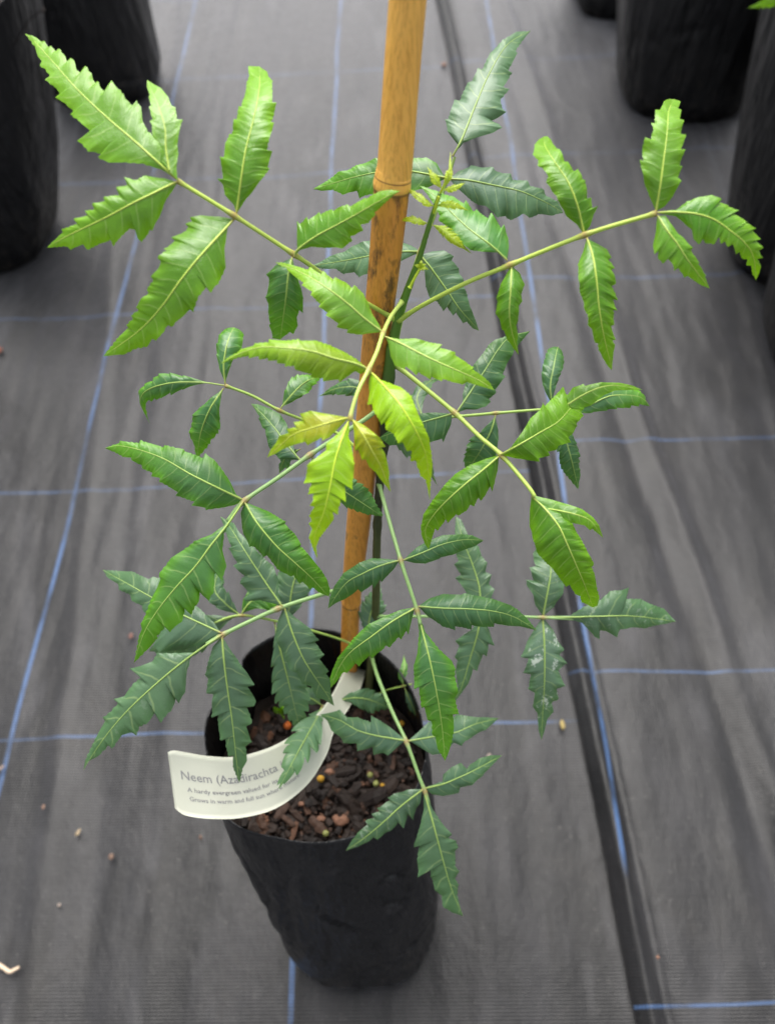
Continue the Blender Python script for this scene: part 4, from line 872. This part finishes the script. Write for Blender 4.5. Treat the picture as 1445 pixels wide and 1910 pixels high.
# main stem ---------------------------------------------------------
def zs(y): return zb(y) * .985
stem_px = [(682, 1370, 9), (684, 1330, 9), (692, 1240, 8.5), (700, 1150, 8.5), (702, 1040, 8.5), (706, 930, 9), (716, 820, 10), (725, 700, 12), (733, 640, 11), (745, 585, 9.5), (762, 535, 8), (782, 480, 6.5), (803, 410, 5), (820, 360, 4.5)]
cst = catmull([np.r_[P(x, y, zs(y)), w * zs(y) / F] for x, y, w in stem_px], 220)
rads = cst[:, 3] * .88
for k in (120, 141, 150, 158, 166, 172, 180): rads += .00045 * np.exp(-((np.arange(220) - k) / 1.8) ** 2)
V, Fc = tube(cst[:, :3], rads, 14, wob=.025)
def stemmat():
    t = NT('stem_bark'); co = t.n('ShaderNodeTexCoord').outputs['Object']
    uv = t.n('ShaderNodeUVMap', uv_map='UVMap').outputs[0]; s1 = t.n('ShaderNodeSeparateXYZ'); t.link(uv, s1.inputs[0]); u = s1.outputs[0]
    n1 = t.noise(co, 300, 4, .6, scl=(1, 1, .3)); n2 = t.noise(co, 90, 3)
    c = t.mix(n2, (.050, .055, .018), (.095, .115, .030))
    c = t.mix(t.ss(u, .48, .62), c, (.030, .036, .014)); c = t.mix(t.ss(u, .72, .86), c, (.10, .22, .025)); c = t.mix(t.ss(u, .0, .25), (.16, .13, .06), c)
    c = t.mix(t.math('MULTIPLY', t.ss(n1, .55, .7), .5), c, (.14, .13, .07))
    return t.done(t.pbsdf(c, .5, .4, t.bump(n1, .5, .0006)).outputs[0])
uvs = np.stack([np.repeat(np.linspace(0, 1, 220), 14), np.zeros(220 * 14)], 1)
mesh_obj('stem', V, Fc, stemmat(), parent=ROOT, uv=uvs)

# Leaf A: upper left -----------------------------------------------
a = stalk([(738, 596, .3250), (650, 545, .308), (575, 492, .298), (548, 474, .295), (437, 402, .283), (330, 336, .276)], .00095, .00075, 'fresh', [(548, 474, .295), (437, 402, .283), (330, 336, .276)])
leaflet(a, [(330, 336, .276), (262, 275, .272), (160, 162, .275), (50, 65, .290)], 52, 52, 'fresh', teeth=10, amp=.30, um=.34, q=.92, curl=.12, fold=.05, wave=.06, skew=.30,
        lobes=[([(312, 318, .2752), (306, 262, .274), (295, 205, .275), (274, 149, .278)], 22, 42, 6)], tr='A1', trb='A1b')
leaflet(a, [(326, 339, .276), (240, 380, .270), (165, 425, .272), (90, 461, .282)], 54, 46, 'fresh', teeth=9, amp=.22, um=.33, q=.95, wave=.08, tr='A2')
leaflet(a, [(438, 396, .283), (456, 320, .278), (474, 220, .278), (484, 150, .280), (481, 122, .282)], 44, 50, 'fresh', teeth=13, amp=.15, um=.42, q=.60, curl=.25, tint=(.85, .9, 1), tr='A3', tipbend=.02)
leaflet(a, [(434, 403, .283), (378, 480, .276), (300, 565, .278), (195, 663, .292)], 46, 62, 'fresh', teeth=13, amp=.15, um=.34, q=.92, curl=.18, tint=(.9, .95, .9), tr='A4')
leaflet(a, [(548, 476, .295), (562, 460, .293), (610, 437, .286), (680, 398, .279), (745, 354, .274)], 40, 32, 'green', teeth=11, amp=.17, um=.30, q=.85, curl=.2, tr='A5')
leaflet(a, [(548, 476, .295), (545, 510, .293), (537, 570, .297), (527, 632, .310)], 32, 38, 'mid', teeth=11, amp=.14, um=.40, q=.75, curl=.4, tr='A6')

# Leaf R: right ------------------------------------------------------
a = stalk([(742, 598, .3240), (790, 568, .316), (870, 527, .305), (948, 495, .297), (1092, 437, .285), (1224, 397, .276)], .00095, .00080, 'fresh', [(948, 494, .297), (1092, 437, .285), (1224, 397, .276)])
leaflet(a, [(946, 490, .297), (905, 450, .294), (865, 410, .297), (818, 364, .306)], 30, 40, 'mid', teeth=9, amp=.20, um=.36, q=.8, tint=(1.2, 1.25, 1.1), tr='R1')
leaflet(a, [(955, 496, .297), (960, 540, .294), (957, 600, .297), (965, 662, .308)], 26, 27, 'green', teeth=12, amp=.18, um=.38, q=.8, curl=.5, wave=.12, tr='R2')
leaflet(a, [(1091, 434, .285), (1070, 370, .280), (1040, 310, .280), (1010, 268, .281), (1002, 256, .283)], 38, 44, 'fresh', teeth=12, amp=.15, um=.42, q=.62, curl=.28, tint=(.8, .9, .9), tr='R3', tipbend=.02)
leaflet(a, [(1093, 441, .285), (1107, 510, .280), (1124, 600, .284), (1138, 689, .298)], 42, 38, 'fresh', teeth=12, amp=.16, um=.36, q=.8, curl=.3, pleat=.10, tint=(.8, .9, .8), tr='R4')
leaflet(a, [(1224, 394, .276), (1234, 330, .271), (1244, 255, .272), (1250, 200, .274), (1248, 186, .276)], 42, 40, 'fresh', teeth=11, amp=.20, um=.42, q=.62, curl=.18, tr='R5', tipbend=.018)
leaflet(a, [(1226, 397, .276), (1260, 394, .274), (1320, 398, .271), (1370, 425, .272), (1402, 468, .276), (1412, 522, .286)], 42, 38, 'fresh', teeth=14, amp=.20, um=.44, q=.82, curl=.22, stalk=.10, tint=(.7, .95, .6), tr='R6')
leaflet(a, [(1227, 400, .276), (1252, 432, .273), (1285, 480, .275), (1323, 536, .285)], 30, 34, 'green', teeth=8, amp=.30, um=.38, q=.75, tint=(1.3, 1.2, 1.1), tr='R7')

# Leaf T: behind the shoot tip ---------------------------------------
a = stalk([(737, 645, .3330), (757, 560, .345), (775, 490, .354), (815, 390, .350), (848, 292, .344)], .00090, .00065, 'blue', [(785, 470, .354), (835, 330, .346)])
leaflet(a, [(846, 296, .344), (862, 250, .342), (905, 165, .344), (945, 95, .352), (988, 58, .366)], 42, 52, 'blue', teeth=9, amp=.28, um=.36, q=.85, tint=(1.3, 1.3, 1.1), tr='T1')
leaflet(a, [(838, 335, .346), (890, 338, .343), (980, 362, .345), (1055, 398, .354)], 44, 44, 'blue', teeth=12, amp=.15, um=.38, q=.75, tint=(1.15, 1.2, 1.1), tr='T2')
leaflet(a, [(832, 330, .346), (790, 324, .346), (740, 318, .348), (660, 330, .352), (583, 351, .360)], 40, 42, 'mid', teeth=12, amp=.17, um=.38, q=.8, tint=(1.0, .85, 1.1), tr='T3')
leaflet(a, [(788, 468, .354), (740, 470, .353), (660, 482, .356), (582, 496, .364)], 34, 32, 'blue', teeth=9, amp=.24, um=.38, q=.8, tint=(1.25, 1.35, 1.1), tr='T4')
leaflet(a, [(785, 472, .354), (815, 500, .353), (855, 555, .356), (891, 616, .366)], 40, 34, 'blue', teeth=10, amp=.20, um=.38, q=.75, tint=(1.1, 1.15, 1.0), tr='T5')

# Leaf L: small leaf at left ----------------------------------------
a = stalk([(705, 880, .385), (640, 815, .382), (570, 785, .376), (520, 765, .370), (470, 738, .366), (420, 719, .362)], .00085, .00065, 'mid', [(522, 766, .370), (420, 719, .362)])
leaflet(a, [(420, 717, .362), (417, 680, .360), (424, 640, .362), (436, 612, .370), (440, 618, .380)], 23, 26, 'mid', teeth=8, amp=.10, um=.42, q=.6, curl=.5, tint=(.75, .85, 1.1))
leaflet(a, [(420, 719, .362), (375, 713, .360), (320, 714, .360), (275, 727, .365), (262, 750, .372), (280, 788, .382)], 22, 24, 'mid', teeth=9, amp=.18, um=.40, q=.9, curl=.5, tint=(.7, .75, 1.0), stalk=.1)
leaflet(a, [(417, 724, .362), (392, 762, .360), (375, 805, .364), (368, 852, .375)], 28, 28, 'mid', teeth=9, amp=.08, um=.42, q=.65, curl=.5, tint=(.75, .85, 1.1))
leaflet(a, [(523, 762, .370), (545, 735, .369), (570, 712, .371), (600, 700, .378)], 24, 20, 'mid', teeth=7, amp=.12, um=.40, q=.75, curl=.3, tint=(1.0, .9, 1.2))
a2 = a
# Leaf M: left big leaf ---------------------------------------------
a = stalk([(735, 735, .352), (690, 775, .346), (640, 808, .340), (580, 847, .334), (520, 890, .330), (455, 935, .326), (424, 972, .325)], .00110, .00085, (.235, .385, .135), [(580, 847, .334), (455, 935, .326)])
leaflet(a, [(578, 850, .334), (552, 830, .336), (518, 800, .340), (488, 775, .345), (470, 754, .352)], 38, 30, 'dark', teeth=10, amp=.14, um=.42, q=.7, curl=.3, tint=(1, 1, 1.1), tr='M1')
leaflet(a, [(560, 838, .340), (535, 850, .344), (525, 868, .350), (522, 882, .356)], 18, 18, 'dark', teeth=5, amp=.2)
leaflet(a, [(582, 850, .334), (590, 880, .337), (640, 915, .341), (712, 962, .350)], 30, 32, 'dark', teeth=10, amp=.10, um=.45, q=.6, curl=.4, tint=(.9, .9, 1))
leaflet(a, [(452, 934, .326), (385, 893, .320), (290, 848, .322), (198, 832, .332)], 36, 46, 'mid', teeth=13, amp=.12, um=.42, q=.72, curl=.25, fold=.05, tint=(.95, .9, 1.1), tr='M2')
leaflet(a, [(458, 938, .326), (495, 990, .320), (560, 1055, .324), (614, 1111, .338)], 38, 40, 'mid', teeth=12, amp=.12, um=.42, q=.65, curl=.40, pleat=.09, tint=(.8, .9, .85), tr='M3')
leaflet(a, [(448, 944, .326), (424, 972, .323), (370, 1040, .318), (295, 1135, .322), (250, 1242, .336)], 52, 46, 'mid', teeth=12, amp=.18, um=.45, q=.85, curl=.22, stalk=.10, tint=(.95, .95, 1.05), tr='M4')

# Leaf N: right big leaf --------------------------------------------
a = stalk([(735, 678, .342), (790, 722, .338), (848, 770, .333), (895, 815, .326), (936, 850, .320), (985, 908, .314), (998, 928, .313)], .00105, .00080, 'green', [(850, 770, .333), (936, 850, .320)])
leaflet(a, [(852, 768, .333), (885, 735, .335), (925, 680, .338), (988, 618, .347)], 32, 42, 'dark', teeth=10, amp=.16, um=.40, q=.75, tint=(1.1, 1.1, 1.1), tr='N1')
leaflet(a, [(848, 770, .333), (800, 782, .335), (755, 800, .338), (712, 826, .346)], 24, 34, 'dark', teeth=8, amp=.14, um=.35, q=.75, tint=(1.6, 1.45, 1.5), tr='N2')
leaflet(a, [(938, 848, .320), (985, 818, .314), (1035, 785, .312), (1075, 748, .316), (1140, 720, .323), (1212, 738, .334)], 42, 46, 'green', teeth=14, amp=.26, um=.30, q=1.05, curl=.3, wave=.16, tint=(.85, .8, .5), tr='N3', trb='N3b')
leaflet(a, [(934, 852, .320), (880, 885, .314), (825, 940, .316), (795, 1016, .330)], 34, 38, 'green', teeth=12, amp=.14, um=.40, q=.72, curl=.4, pleat=.12, tint=(.75, .8, .7), tr='N4')
leaflet(a, [(985, 908, .314), (1005, 932, .311), (1045, 1000, .306), (1080, 1065, .308), (1103, 1122, .318), (1104, 1134, .326)], 40, 46, 'green', teeth=12, amp=.10, um=.45, q=.60, curl=.35, pleat=.10, tint=(.85, .85, .6), stalk=.05,
        lobes=[([(1008, 938, .310), (1050, 942, .309), (1090, 962, .312), (1126, 1001, .320)], 16, 20, 6)], tr='N5', trb='N5b', tipbend=.012)

# Leaf P: right, behind N -------------------------------------------
a = stalk([(717, 790, .3640), (780, 781, .376), (860, 776, .380), (930, 770, .376), (1005, 764, .372), (1035, 762, .370)], .00085, .0006, 'mid', [(922, 771, .376), (1030, 762, .370)])
leaflet(a, [(1040, 762, .370), (1090, 758, .367), (1140, 738, .366), (1190, 740, .372), (1212, 756, .380)], 26, 26, 'mid', teeth=8, amp=.12, um=.42, q=.7, curl=.4, tint=(1.2, 1.0, 1.8))
leaflet(a, [(1030, 758, .370), (1026, 720, .368), (1033, 680, .370), (1040, 648, .378), (1042, 655, .386)], 22, 22, 'dark', teeth=10, amp=.10, um=.42, q=.6, curl=.5)
leaflet(a, [(1034, 768, .370), (1052, 812, .370), (1066, 860, .374), (1078, 910, .384)], 24, 24, 'dark', teeth=10, amp=.12, um=.42, q=.65, curl=.5, tint=(.9, 1.0, .9))
leaflet(a, [(924, 774, .376), (915, 805, .376), (896, 840, .380), (870, 880, .390)], 32, 30, 'dark', teeth=8, amp=.12, um=.42, q=.65, curl=.2, tint=(1.1, 1.1, 1.2))
leaflet(a, [(788, 780, .386), (778, 740, .392), (800, 712, .398), (832, 700, .405)], 14, 16, 'dark', teeth=6, amp=.15)
leaflet(a, [(716, 792, .386), (750, 820, .392), (790, 855, .400), (815, 905, .410)], 20, 20, 'blue', teeth=7, amp=.2, tint=(.7, .8, .8))
leaflet(a2, [(700, 760, .392), (670, 725, .394), (630, 724, .398), (592, 740, .406)], 18, 18, 'dark', teeth=7, amp=.15, curl=.3, tint=(.7, .7, .8))

# Leaf C: centre right ----------------------------------------------
a = stalk([(706, 900, .3885), (721, 955, .377), (747, 1045, .366), (765, 1100, .363), (778, 1140, .362), (784, 1165, .361)], .00100, .00085, (.235, .385, .135), [(748, 1046, .366), (778, 1137, .362)])
leaflet(a, [(752, 1048, .366), (790, 1032, .364), (850, 1012, .366), (905, 1004, .374)], 24, 28, 'dark', teeth=9, amp=.14, um=.42, q=.75, curl=.3, tint=(1.1, 1.15, 1.1), tr='C1')
leaflet(a, [(744, 1046, .366), (700, 1058, .363), (650, 1085, .365), (612, 1134, .376)], 28, 32, 'dark', teeth=9, amp=.14, um=.40, q=.75, curl=.35, tint=(1.2, 1.2, 1.2), tr='C2')
leaflet(a, [(782, 1133, .362), (840, 1132, .357), (920, 1140, .360), (1000, 1170, .372)], 32, 34, 'dark', teeth=12, amp=.12, um=.40, q=.72, curl=.35, tint=(1.15, 1.2, 1.1), tr='C3')
leaflet(a, [(774, 1136, .362), (720, 1172, .356), (660, 1222, .359), (617, 1286, .372)], 36, 34, 'mid', teeth=11, amp=.13, um=.40, q=.72, curl=.3, tint=(.85, .85, 1.1), tr='C4')
leaflet(a, [(780, 1148, .362), (790, 1185, .360), (808, 1250, .356), (822, 1330, .360), (831, 1420, .374)], 40, 42, 'mid', teeth=12, amp=.12, um=.42, q=.78, curl=.3, tint=(.8, .85, 1.0), stalk=.09, tr='C5')

# Leaf D: long lower left leaf --------------------------------------
a = stalk([(701, 1083, .4410), (650, 1095, .425), (590, 1112, .408), (520, 1135, .402), (460, 1162, .397), (412, 1186, .394), (385, 1202, .392)], .00125, .00105, (.235, .385, .135), [(520, 1135, .402), (412, 1186, .394)])
leaflet(a, [(405, 1190, .394), (370, 1212, .391), (300, 1270, .389), (225, 1345, .392), (157, 1438, .404)], 52, 56, 'blue', teeth=8, amp=.34, um=.36, q=.85, rnd=1, wave=.10, residue=.12, tint=(.95, 1, .8), stalk=.06, tr='D1')
leaflet(a, [(413, 1188, .394), (420, 1250, .392), (437, 1350, .397), (447, 1462, .412)], 50, 42, 'blue', teeth=8, amp=.26, um=.38, q=.85, rnd=1, tint=(.9, .95, .85), tr='D2')
leaflet(a, [(522, 1138, .402), (550, 1198, .401), (588, 1262, .406), (622, 1320, .420)], 50, 38, 'blue', teeth=7, amp=.26, um=.36, q=.85, rnd=1, tint=(.95, 1, .9), tr='D3')
leaflet(a, [(518, 1131, .402), (484, 1080, .402), (450, 1022, .406), (420, 962, .418)], 40, 44, 'blue', teeth=8, amp=.28, um=.34, q=.85, rnd=1, tint=(.95, 1, .9), tr='D4')
leaflet(a, [(410, 1182, .394), (345, 1142, .396), (275, 1105, .402), (190, 1064, .416)], 40, 40, 'blue', teeth=9, amp=.24, um=.40, q=.8, rnd=1, tint=(.9, .95, .85), tr='D5')

# Leaf E: behind D ---------------------------------------------------
a = stalk([(693, 1218, .4880), (640, 1195, .468), (590, 1179, .450), (520, 1160, .440), (450, 1148, .430), (400, 1160, .428)], .00075, .00065, 'mid', [(450, 1148, .430), (560, 1170, .446)])
leaflet(a, [(448, 1148, .430), (420, 1125, .428), (400, 1098, .430), (412, 1050, .436)], 22, 24, 'blue', teeth=7, amp=.2, um=.40, q=.7, tint=(.7, .75, .7))
leaflet(a, [(440, 1150, .430), (400, 1162, .428), (345, 1185, .430), (280, 1214, .440)], 46, 34, 'blue', teeth=7, amp=.15, um=.40, q=.7, tint=(.85, .85, .75))
leaflet(a, [(450, 1146, .430), (465, 1125, .430), (490, 1110, .434), (530, 1100, .442)], 24, 34, 'mid', teeth=7, amp=.1, um=.42, q=.6, tint=(.7, .85, .5))
leaflet(a, [(535, 1163, .443), (540, 1130, .440), (548, 1085, .440), (570, 1030, .448)], 36, 38, 'blue', teeth=8, amp=.12, um=.42, q=.65, tint=(.75, .8, .75))
leaflet(a, [(512, 1160, .440), (522, 1210, .436), (540, 1280, .440), (562, 1370, .452)], 36, 36, 'blue', teeth=9, amp=.22, um=.42, q=.75, rnd=1, tint=(.95, 1.05, .95))
leaflet(a, [(684, 1190, .465), (690, 1150, .462), (700, 1120, .462), (708, 1085, .470)], 26, 26, 'blue', teeth=7, amp=.2, tint=(.9, 1, .9))

# Leaf F: right, low --------------------------------------------------
a = stalk([(700, 1150, .4630), (800, 1150, .446), (893, 1148, .434), (960, 1150, .430), (1014, 1152, .426), (1075, 1155, .424)], .00085, .00075, (.235, .385, .135), [(893, 1148, .434), (1014, 1152, .426)])
leaflet(a, [(1030, 1153, .425), (1080, 1155, .423), (1160, 1150, .420), (1260, 1160, .430)], 46, 40, 'blue', teeth=8, amp=.28, um=.42, q=.85, rnd=1, tint=(.8, .85, .75), stalk=.15, residue=.25, tr='F1')
leaflet(a, [(1014, 1150, .426), (1022, 1110, .424), (1026, 1060, .426), (1005, 1000, .434)], 42, 36, 'blue', teeth=8, amp=.22, um=.42, q=.7, rnd=1, tint=(.85, .9, .75), residue=.3, tr='F2')
leaflet(a, [(1015, 1156, .426), (1017, 1215, .424), (1018, 1290, .428), (1011, 1382, .440)], 38, 40, 'blue', teeth=10, amp=.22, um=.42, q=.8, rnd=1, tint=(1.3, 1.25, 1.25), residue=1.0, label='leaflet streaked with chalky white residue', tr='F3')
leaflet(a, [(894, 1146, .434), (890, 1090, .434), (876, 1030, .438), (852, 968, .446)], 34, 36, 'blue', teeth=9, amp=.24, um=.36, q=.8, rnd=1, tint=(.95, 1, .85), tr='F4')
leaflet(a, [(893, 1152, .434), (888, 1190, .434), (872, 1240, .438), (843, 1306, .448)], 38, 36, 'blue', teeth=7, amp=.3, um=.36, q=.8, rnd=1, tint=(1.2, 1.3, 1.1), tr='F5')

# Leaf G: lower right, in front of the bag ----------------------------
a = stalk([(692, 1222, .492), (704, 1262, .468), (730, 1325, .446), (758, 1385, .433), (780, 1445, .429), (792, 1476, .428), (800, 1500, .428)], .00115, .00095, (.235, .385, .135), [(758, 1386, .433), (790, 1474, .428)])
leaflet(a, [(755, 1386, .433), (710, 1384, .432), (655, 1366, .434), (598, 1326, .444)], 36, 36, 'blue', teeth=7, amp=.28, um=.38, q=.82, rnd=1, tint=(1.05, 1.15, 1.05), tr='G1')
leaflet(a, [(762, 1386, .433), (810, 1378, .434), (865, 1360, .438), (930, 1338, .448)], 30, 36, 'blue', teeth=8, amp=.2, um=.40, q=.8, rnd=1, tint=(1.1, 1.2, 1.1), tr='G2')
leaflet(a, [(786, 1474, .428), (745, 1505, .426), (700, 1545, .428), (645, 1588, .438)], 34, 40, 'blue', teeth=8, amp=.24, um=.40, q=.8, rnd=1, tint=(1.1, 1.15, 1.0), residue=.35, tr='G3')
leaflet(a, [(794, 1472, .428), (835, 1462, .424), (885, 1440, .426), (938, 1412, .438)], 34, 26, 'blue', teeth=7, amp=.2, um=.42, q=.75, rnd=1, tint=(1.05, 1.2, 1.0), tr='G4')
leaflet(a, [(792, 1478, .428), (802, 1505, .427), (815, 1570, .426), (835, 1640, .430), (861, 1708, .442)], 44, 42, 'blue', teeth=8, amp=.30, um=.42, q=.88, rnd=1, tint=(1.0, 1.1, .85), stalk=.08, tr='G5')

# Leaf H: near the soil, pale -----------------------------------------
a = stalk([(688, 1290, .5180), (660, 1300, .490), (630, 1310, .474), (600, 1318, .462)], .0007, .00055, (.26, .38, .22), [(602, 1318, .462)])
leaflet(a, [(600, 1319, .462), (585, 1350, .446), (552, 1410, .424), (521, 1469, .418)], 34, 34, 'blue', teeth=6, amp=.30, um=.40, q=.8, rnd=1, tint=(1.2, 1.3, 1.1))
leaflet(a, [(600, 1316, .462), (582, 1304, .458), (562, 1298, .458), (540, 1305, .464)], 20, 22, 'blue', teeth=5, amp=.2, tint=(1.3, 1.3, 1.2))
leaflet(a, [(632, 1306, .474), (660, 1302, .474), (690, 1306, .478), (724, 1320, .486)], 22, 26, 'blue', teeth=7, amp=.16, um=.42, q=.6, tint=(1.3, 1.5, 1.2))
# Leaf K: small leaf by the right wall ---------------------------------
a = stalk([(688, 1304, .5200), (720, 1288, .492), (752, 1280, .484), (768, 1276, .482)], .0006, .00045, 'mid', [(752, 1280, .484)])
leaflet(a, [(752, 1279, .484), (750, 1262, .483), (754, 1245, .484), (753, 1222, .490)], 9, 9, 'mid', teeth=6, amp=.2, curl=.3)
leaflet(a, [(754, 1282, .484), (760, 1298, .484), (770, 1320, .488), (782, 1345, .496)], 10, 9, 'blue', teeth=6, amp=.2)

# Leaf Y: young drooping leaf in the centre ----------------------------
a = stalk([(750, 562, .318), (729, 590, .305), (714, 622, .294), (703, 655, .287), (688, 688, .281), (668, 728, .277), (655, 770, .276), (653, 786, .276)], .00082, .00068, 'pale', [(713, 624, .294), (688, 690, .281), (654, 780, .276)], label='arching stalk of the young lime leaf')
leaflet(a, [(712, 617, .294), (665, 572, .288), (595, 520, .286), (517, 486, .294)], 38, 40, 'pale', teeth=11, amp=.18, um=.36, q=.85, curl=.18, tr='Y1')
leaflet(a, [(718, 628, .294), (765, 645, .288), (840, 688, .287), (921, 726, .296)], 40, 28, 'pale', teeth=11, amp=.14, um=.36, q=.80, curl=.15, tr='Y2')
leaflet(a, [(684, 684, .281), (610, 658, .273), (510, 648, .270), (410, 673, .280)], 26, 44, 'pale', teeth=13, amp=.20, um=.38, q=.95, curl=.3, tint=(1.35, .98, .35), tr='Y3')
leaflet(a, [(690, 694, .281), (738, 735, .274), (782, 815, .275), (801, 925, .292)], 36, 42, 'lime', teeth=13, amp=.18, um=.38, q=.9, curl=.22, pleat=.09, tr='Y4')
leaflet(a, [(650, 779, .276), (605, 793, .272), (550, 820, .274), (499, 852, .284)], 28, 32, 'gold', teeth=8, amp=.24, um=.38, q=.85, curl=.15, tr='Y5')
leaflet(a, [(656, 782, .276), (676, 812, .272), (705, 862, .275), (725, 920, .286)], 25, 26, 'gold', teeth=10, amp=.16, um=.36, q=.9, curl=.25, pleat=.12, tr='Y7')
leaflet(a, [(652, 786, .276), (640, 830, .272), (612, 930, .272), (582, 985, .277), (589, 1038, .286)], 44, 50, 'lime', teeth=11, amp=.26, um=.35, q=1.1, curl=.14, pleat=.07, tint=(.9, .92, 1), tr='Y6')

# Shoot tip: tiny young leaves -----------------------------------------
a = stalk([(812, 385, .292), (820, 362, .288), (828, 345, .285), (832, 330, .283)], .0006, .0004, 'lime', [], label='unfolding lime green shoot tip')
for (p_, w1, w2) in (([(828, 348, .285), (836, 330, .283), (842, 304, .284)], 9, 8), ([(824, 352, .286), (812, 335, .284), (796, 310, .285)], 8, 9), ([(826, 354, .285), (845, 350, .283), (868, 340, .285)], 7, 8), ([(830, 346, .284), (838, 318, .282), (840, 280, .284)], 3, 3)):
    leaflet(a, p_, w1, w2, 'bud', teeth=8, amp=.3, rib=.6)
a = stalk([(806, 403, .294), (812, 386, .290), (818, 366, .287)], .0006, .0006, 'lime', [], label='young pair of lime leaflets under the tip')
leaflet(a, [(810, 384, .291), (795, 378, .288), (775, 362, .288), (754, 346, .292)], 9, 11, 'bud', teeth=12, amp=.3, rib=.6)
leaflet(a, [(812, 384, .291), (830, 380, .288), (850, 384, .288), (874, 392, .292)], 10, 8, 'bud', teeth=12, amp=.3, rib=.6)
a = stalk([(794, 440, .300), (801, 420, .296), (806, 403, .294)], .0007, .0006, 'lime', [], label='lower young pair of lime leaflets on the shoot')
leaflet(a, [(798, 416, .297), (782, 413, .293), (762, 409, .293), (737, 408, .297)], 8, 11, 'bud', teeth=12, amp=.3, rib=.6)
leaflet(a, [(804, 418, .297), (825, 428, .293), (850, 450, .293), (880, 473, .299)], 15, 9, 'bud', teeth=12, amp=.3, rib=.6, curl=.5)
a = stalk([(764, 536, .305), (775, 515, .302), (784, 500, .300)], .0006, .0005, 'lime', [], label='small axillary bud on the stem')
for (x, y) in ((800, 503), (795, 492), (772, 494), (786, 484), (790, 506)):
    leaflet(a, [(784, 500, .300), ((784 + x) / 2, (500 + y) / 2 - 2, .298), (x, y, .299)], 4, 4, 'bud', teeth=5, amp=.2, rib=.5)

# seedling weeds in the pot --------------------------------------------
w = empty('weed_sprout', G(522, 1332, SOILH)); tag(w, 'tiny green weed sprout beside the orange bead in the soil', 'weed')
SAVE = ROOT
for (x, y, q_) in ((510, 1325, 0), (536, 1322, 1), (528, 1340, 2)):
    o = leaflet(w, [(522, 1333, .515), ((522 + x) / 2, (1333 + y) / 2 - 3, .508), (x, y, .510)], 9, 9, 'green', teeth=4, amp=.0, um=.5, q=.5, rib=.5)
    o.name = 'leaf'

# a leaf of a plant in one of the background bags -----------------------
bgp = empty('background_sapling', (.62, .98, .34)); tag(bgp, 'sapling in the right background bag showing one green leaf in the corner', 'sapling')
V, Fc = tube(catmull([(.61, .98, .30), (.615, .985, .42), (.605, .99, .52)], 20), .0025, 8)
mesh_obj('stem', V, Fc, M_RIB, parent=bgp, uv=np.zeros((len(V), 2)))['rib_color'] = (.12, .16, .05)
for pts in ([(1500, -60, .80), (1470, -20, .80), (1440, 0, .82), (1395, 14, .84)], [(1500, -60, .80), (1540, -90, .8), (1580, -100, .82), (1640, -90, .86)], [(1500, -60, .80), (1490, -110, .8), (1470, -160, .82), (1460, -230, .86)]):
    o = leaflet(bgp, pts, 20, 20, 'green', teeth=8, amp=.15); o.name = 'leaf'

# ------------------------------------------------------------------ litter on the mat
def scrap(name, px, py, r, sq, col, lab, cat, seed, rot=0, h=.006):
    c = G(px, py, 0); c[2] = h + mat_h(c[0], c[1])
    v, f = blob((0, 0, 0), r * .75, sq, .5, seed); v = np.array(v); cr, sn = math.cos(rot), math.sin(rot)
    v = np.stack([v[:, 0] * cr - v[:, 1] * sn, v[:, 0] * sn + v[:, 1] * cr, v[:, 2]], 1) + c
    return tag(mesh_obj(name, v, f, simple(name + '_mat', tuple(a * .5 for a in col), .7, .4)), lab, cat)
scrap('petal', 1048, 1354, .0042, (.75, 1.6, .3), (.50, .38, .12), 'dry yellow petal lying against the folded mat edge', 'petal', 3, .1)
scrap('leaf_scrap', 150, 1556, .0034, (.6, 1.3, .35), (.55, .42, .25), 'cream scrap of dry leaf on the mat left of the bag', 'leaf scrap', 4, -.5)
scrap('clay_crumb', 211, 1600, .0034, (.9, 1.1, .5), (.26, .16, .11), 'pinkish brown crumb on the mat below the cream scrap', 'crumb', 5)
scrap('clay_crumb', 247, 1191, .0034, (.9, 1.1, .5), (.34, .15, .11), 'small pink crumb on the mat beside the long left leaflet', 'crumb', 6)
scrap('brick_chip', 2, 660, .0065, (.8, 1.2, .5), (.42, .12, .06), 'orange brick chip at the left edge of the mat', 'brick chip', 7)
scrap('seed_husk', 89, 1510, .0024, (.7, 1.2, .4), (.38, .22, .15), 'tiny brown seed husk on a grey fold of the mat', 'husk', 8)
scrap('leaf_scrap', 6, 1437, .0040, (.4, 1.8, .3), (.50, .36, .28), 'narrow pink-brown leaf scrap at the left edge', 'leaf scrap', 9, -.8)
scrap('crumb_of_bark', 378, 1565, .0030, (.5, 1.1, .4), (.20, .11, .07), 'thin brown bark crumb on the mat just left of the bag', 'crumb', 10, .3)
for i, (x, y, r, lab) in enumerate(((115, 1690, .0018, 'whitish grit grain near the cream bark twig'), (828, 124, .006, 'tan speck of grit beside the top of the stake'), (1218, 1788, .0016, 'tiny reddish grit grain on the lower right mat'),
        (912, 1415, .0035, 'tan pebble on the mat between two right leaflets'))):
    scrap('grit', x, y, r, (1, 1.2, .6), (.45, .36, .30) if i not in (1, 2) else (.40, .20, .12), lab, 'grit', 20 + i, h=.005 if x < 1100 else .014)
tw = [(-30, 1778), (0, 1798), (14, 1806), (26, 1814), (34, 1811), (44, 1806)]
cw = catmull([G(x, y) + np.array([0, 0, .009]) for x, y in tw], 30)
V, Fc = tube(cw, np.linspace(.0022, .0014, 30), 8, wob=.12)
tag(mesh_obj('twig', V, Fc, simple('twig_wood', (.55, .42, .30), .6, .3, 400)), 'bent pale twig on the mat at the lower left edge', 'twig')

for o in bpy.data.objects:
    if '_o' in o: del o['_o']
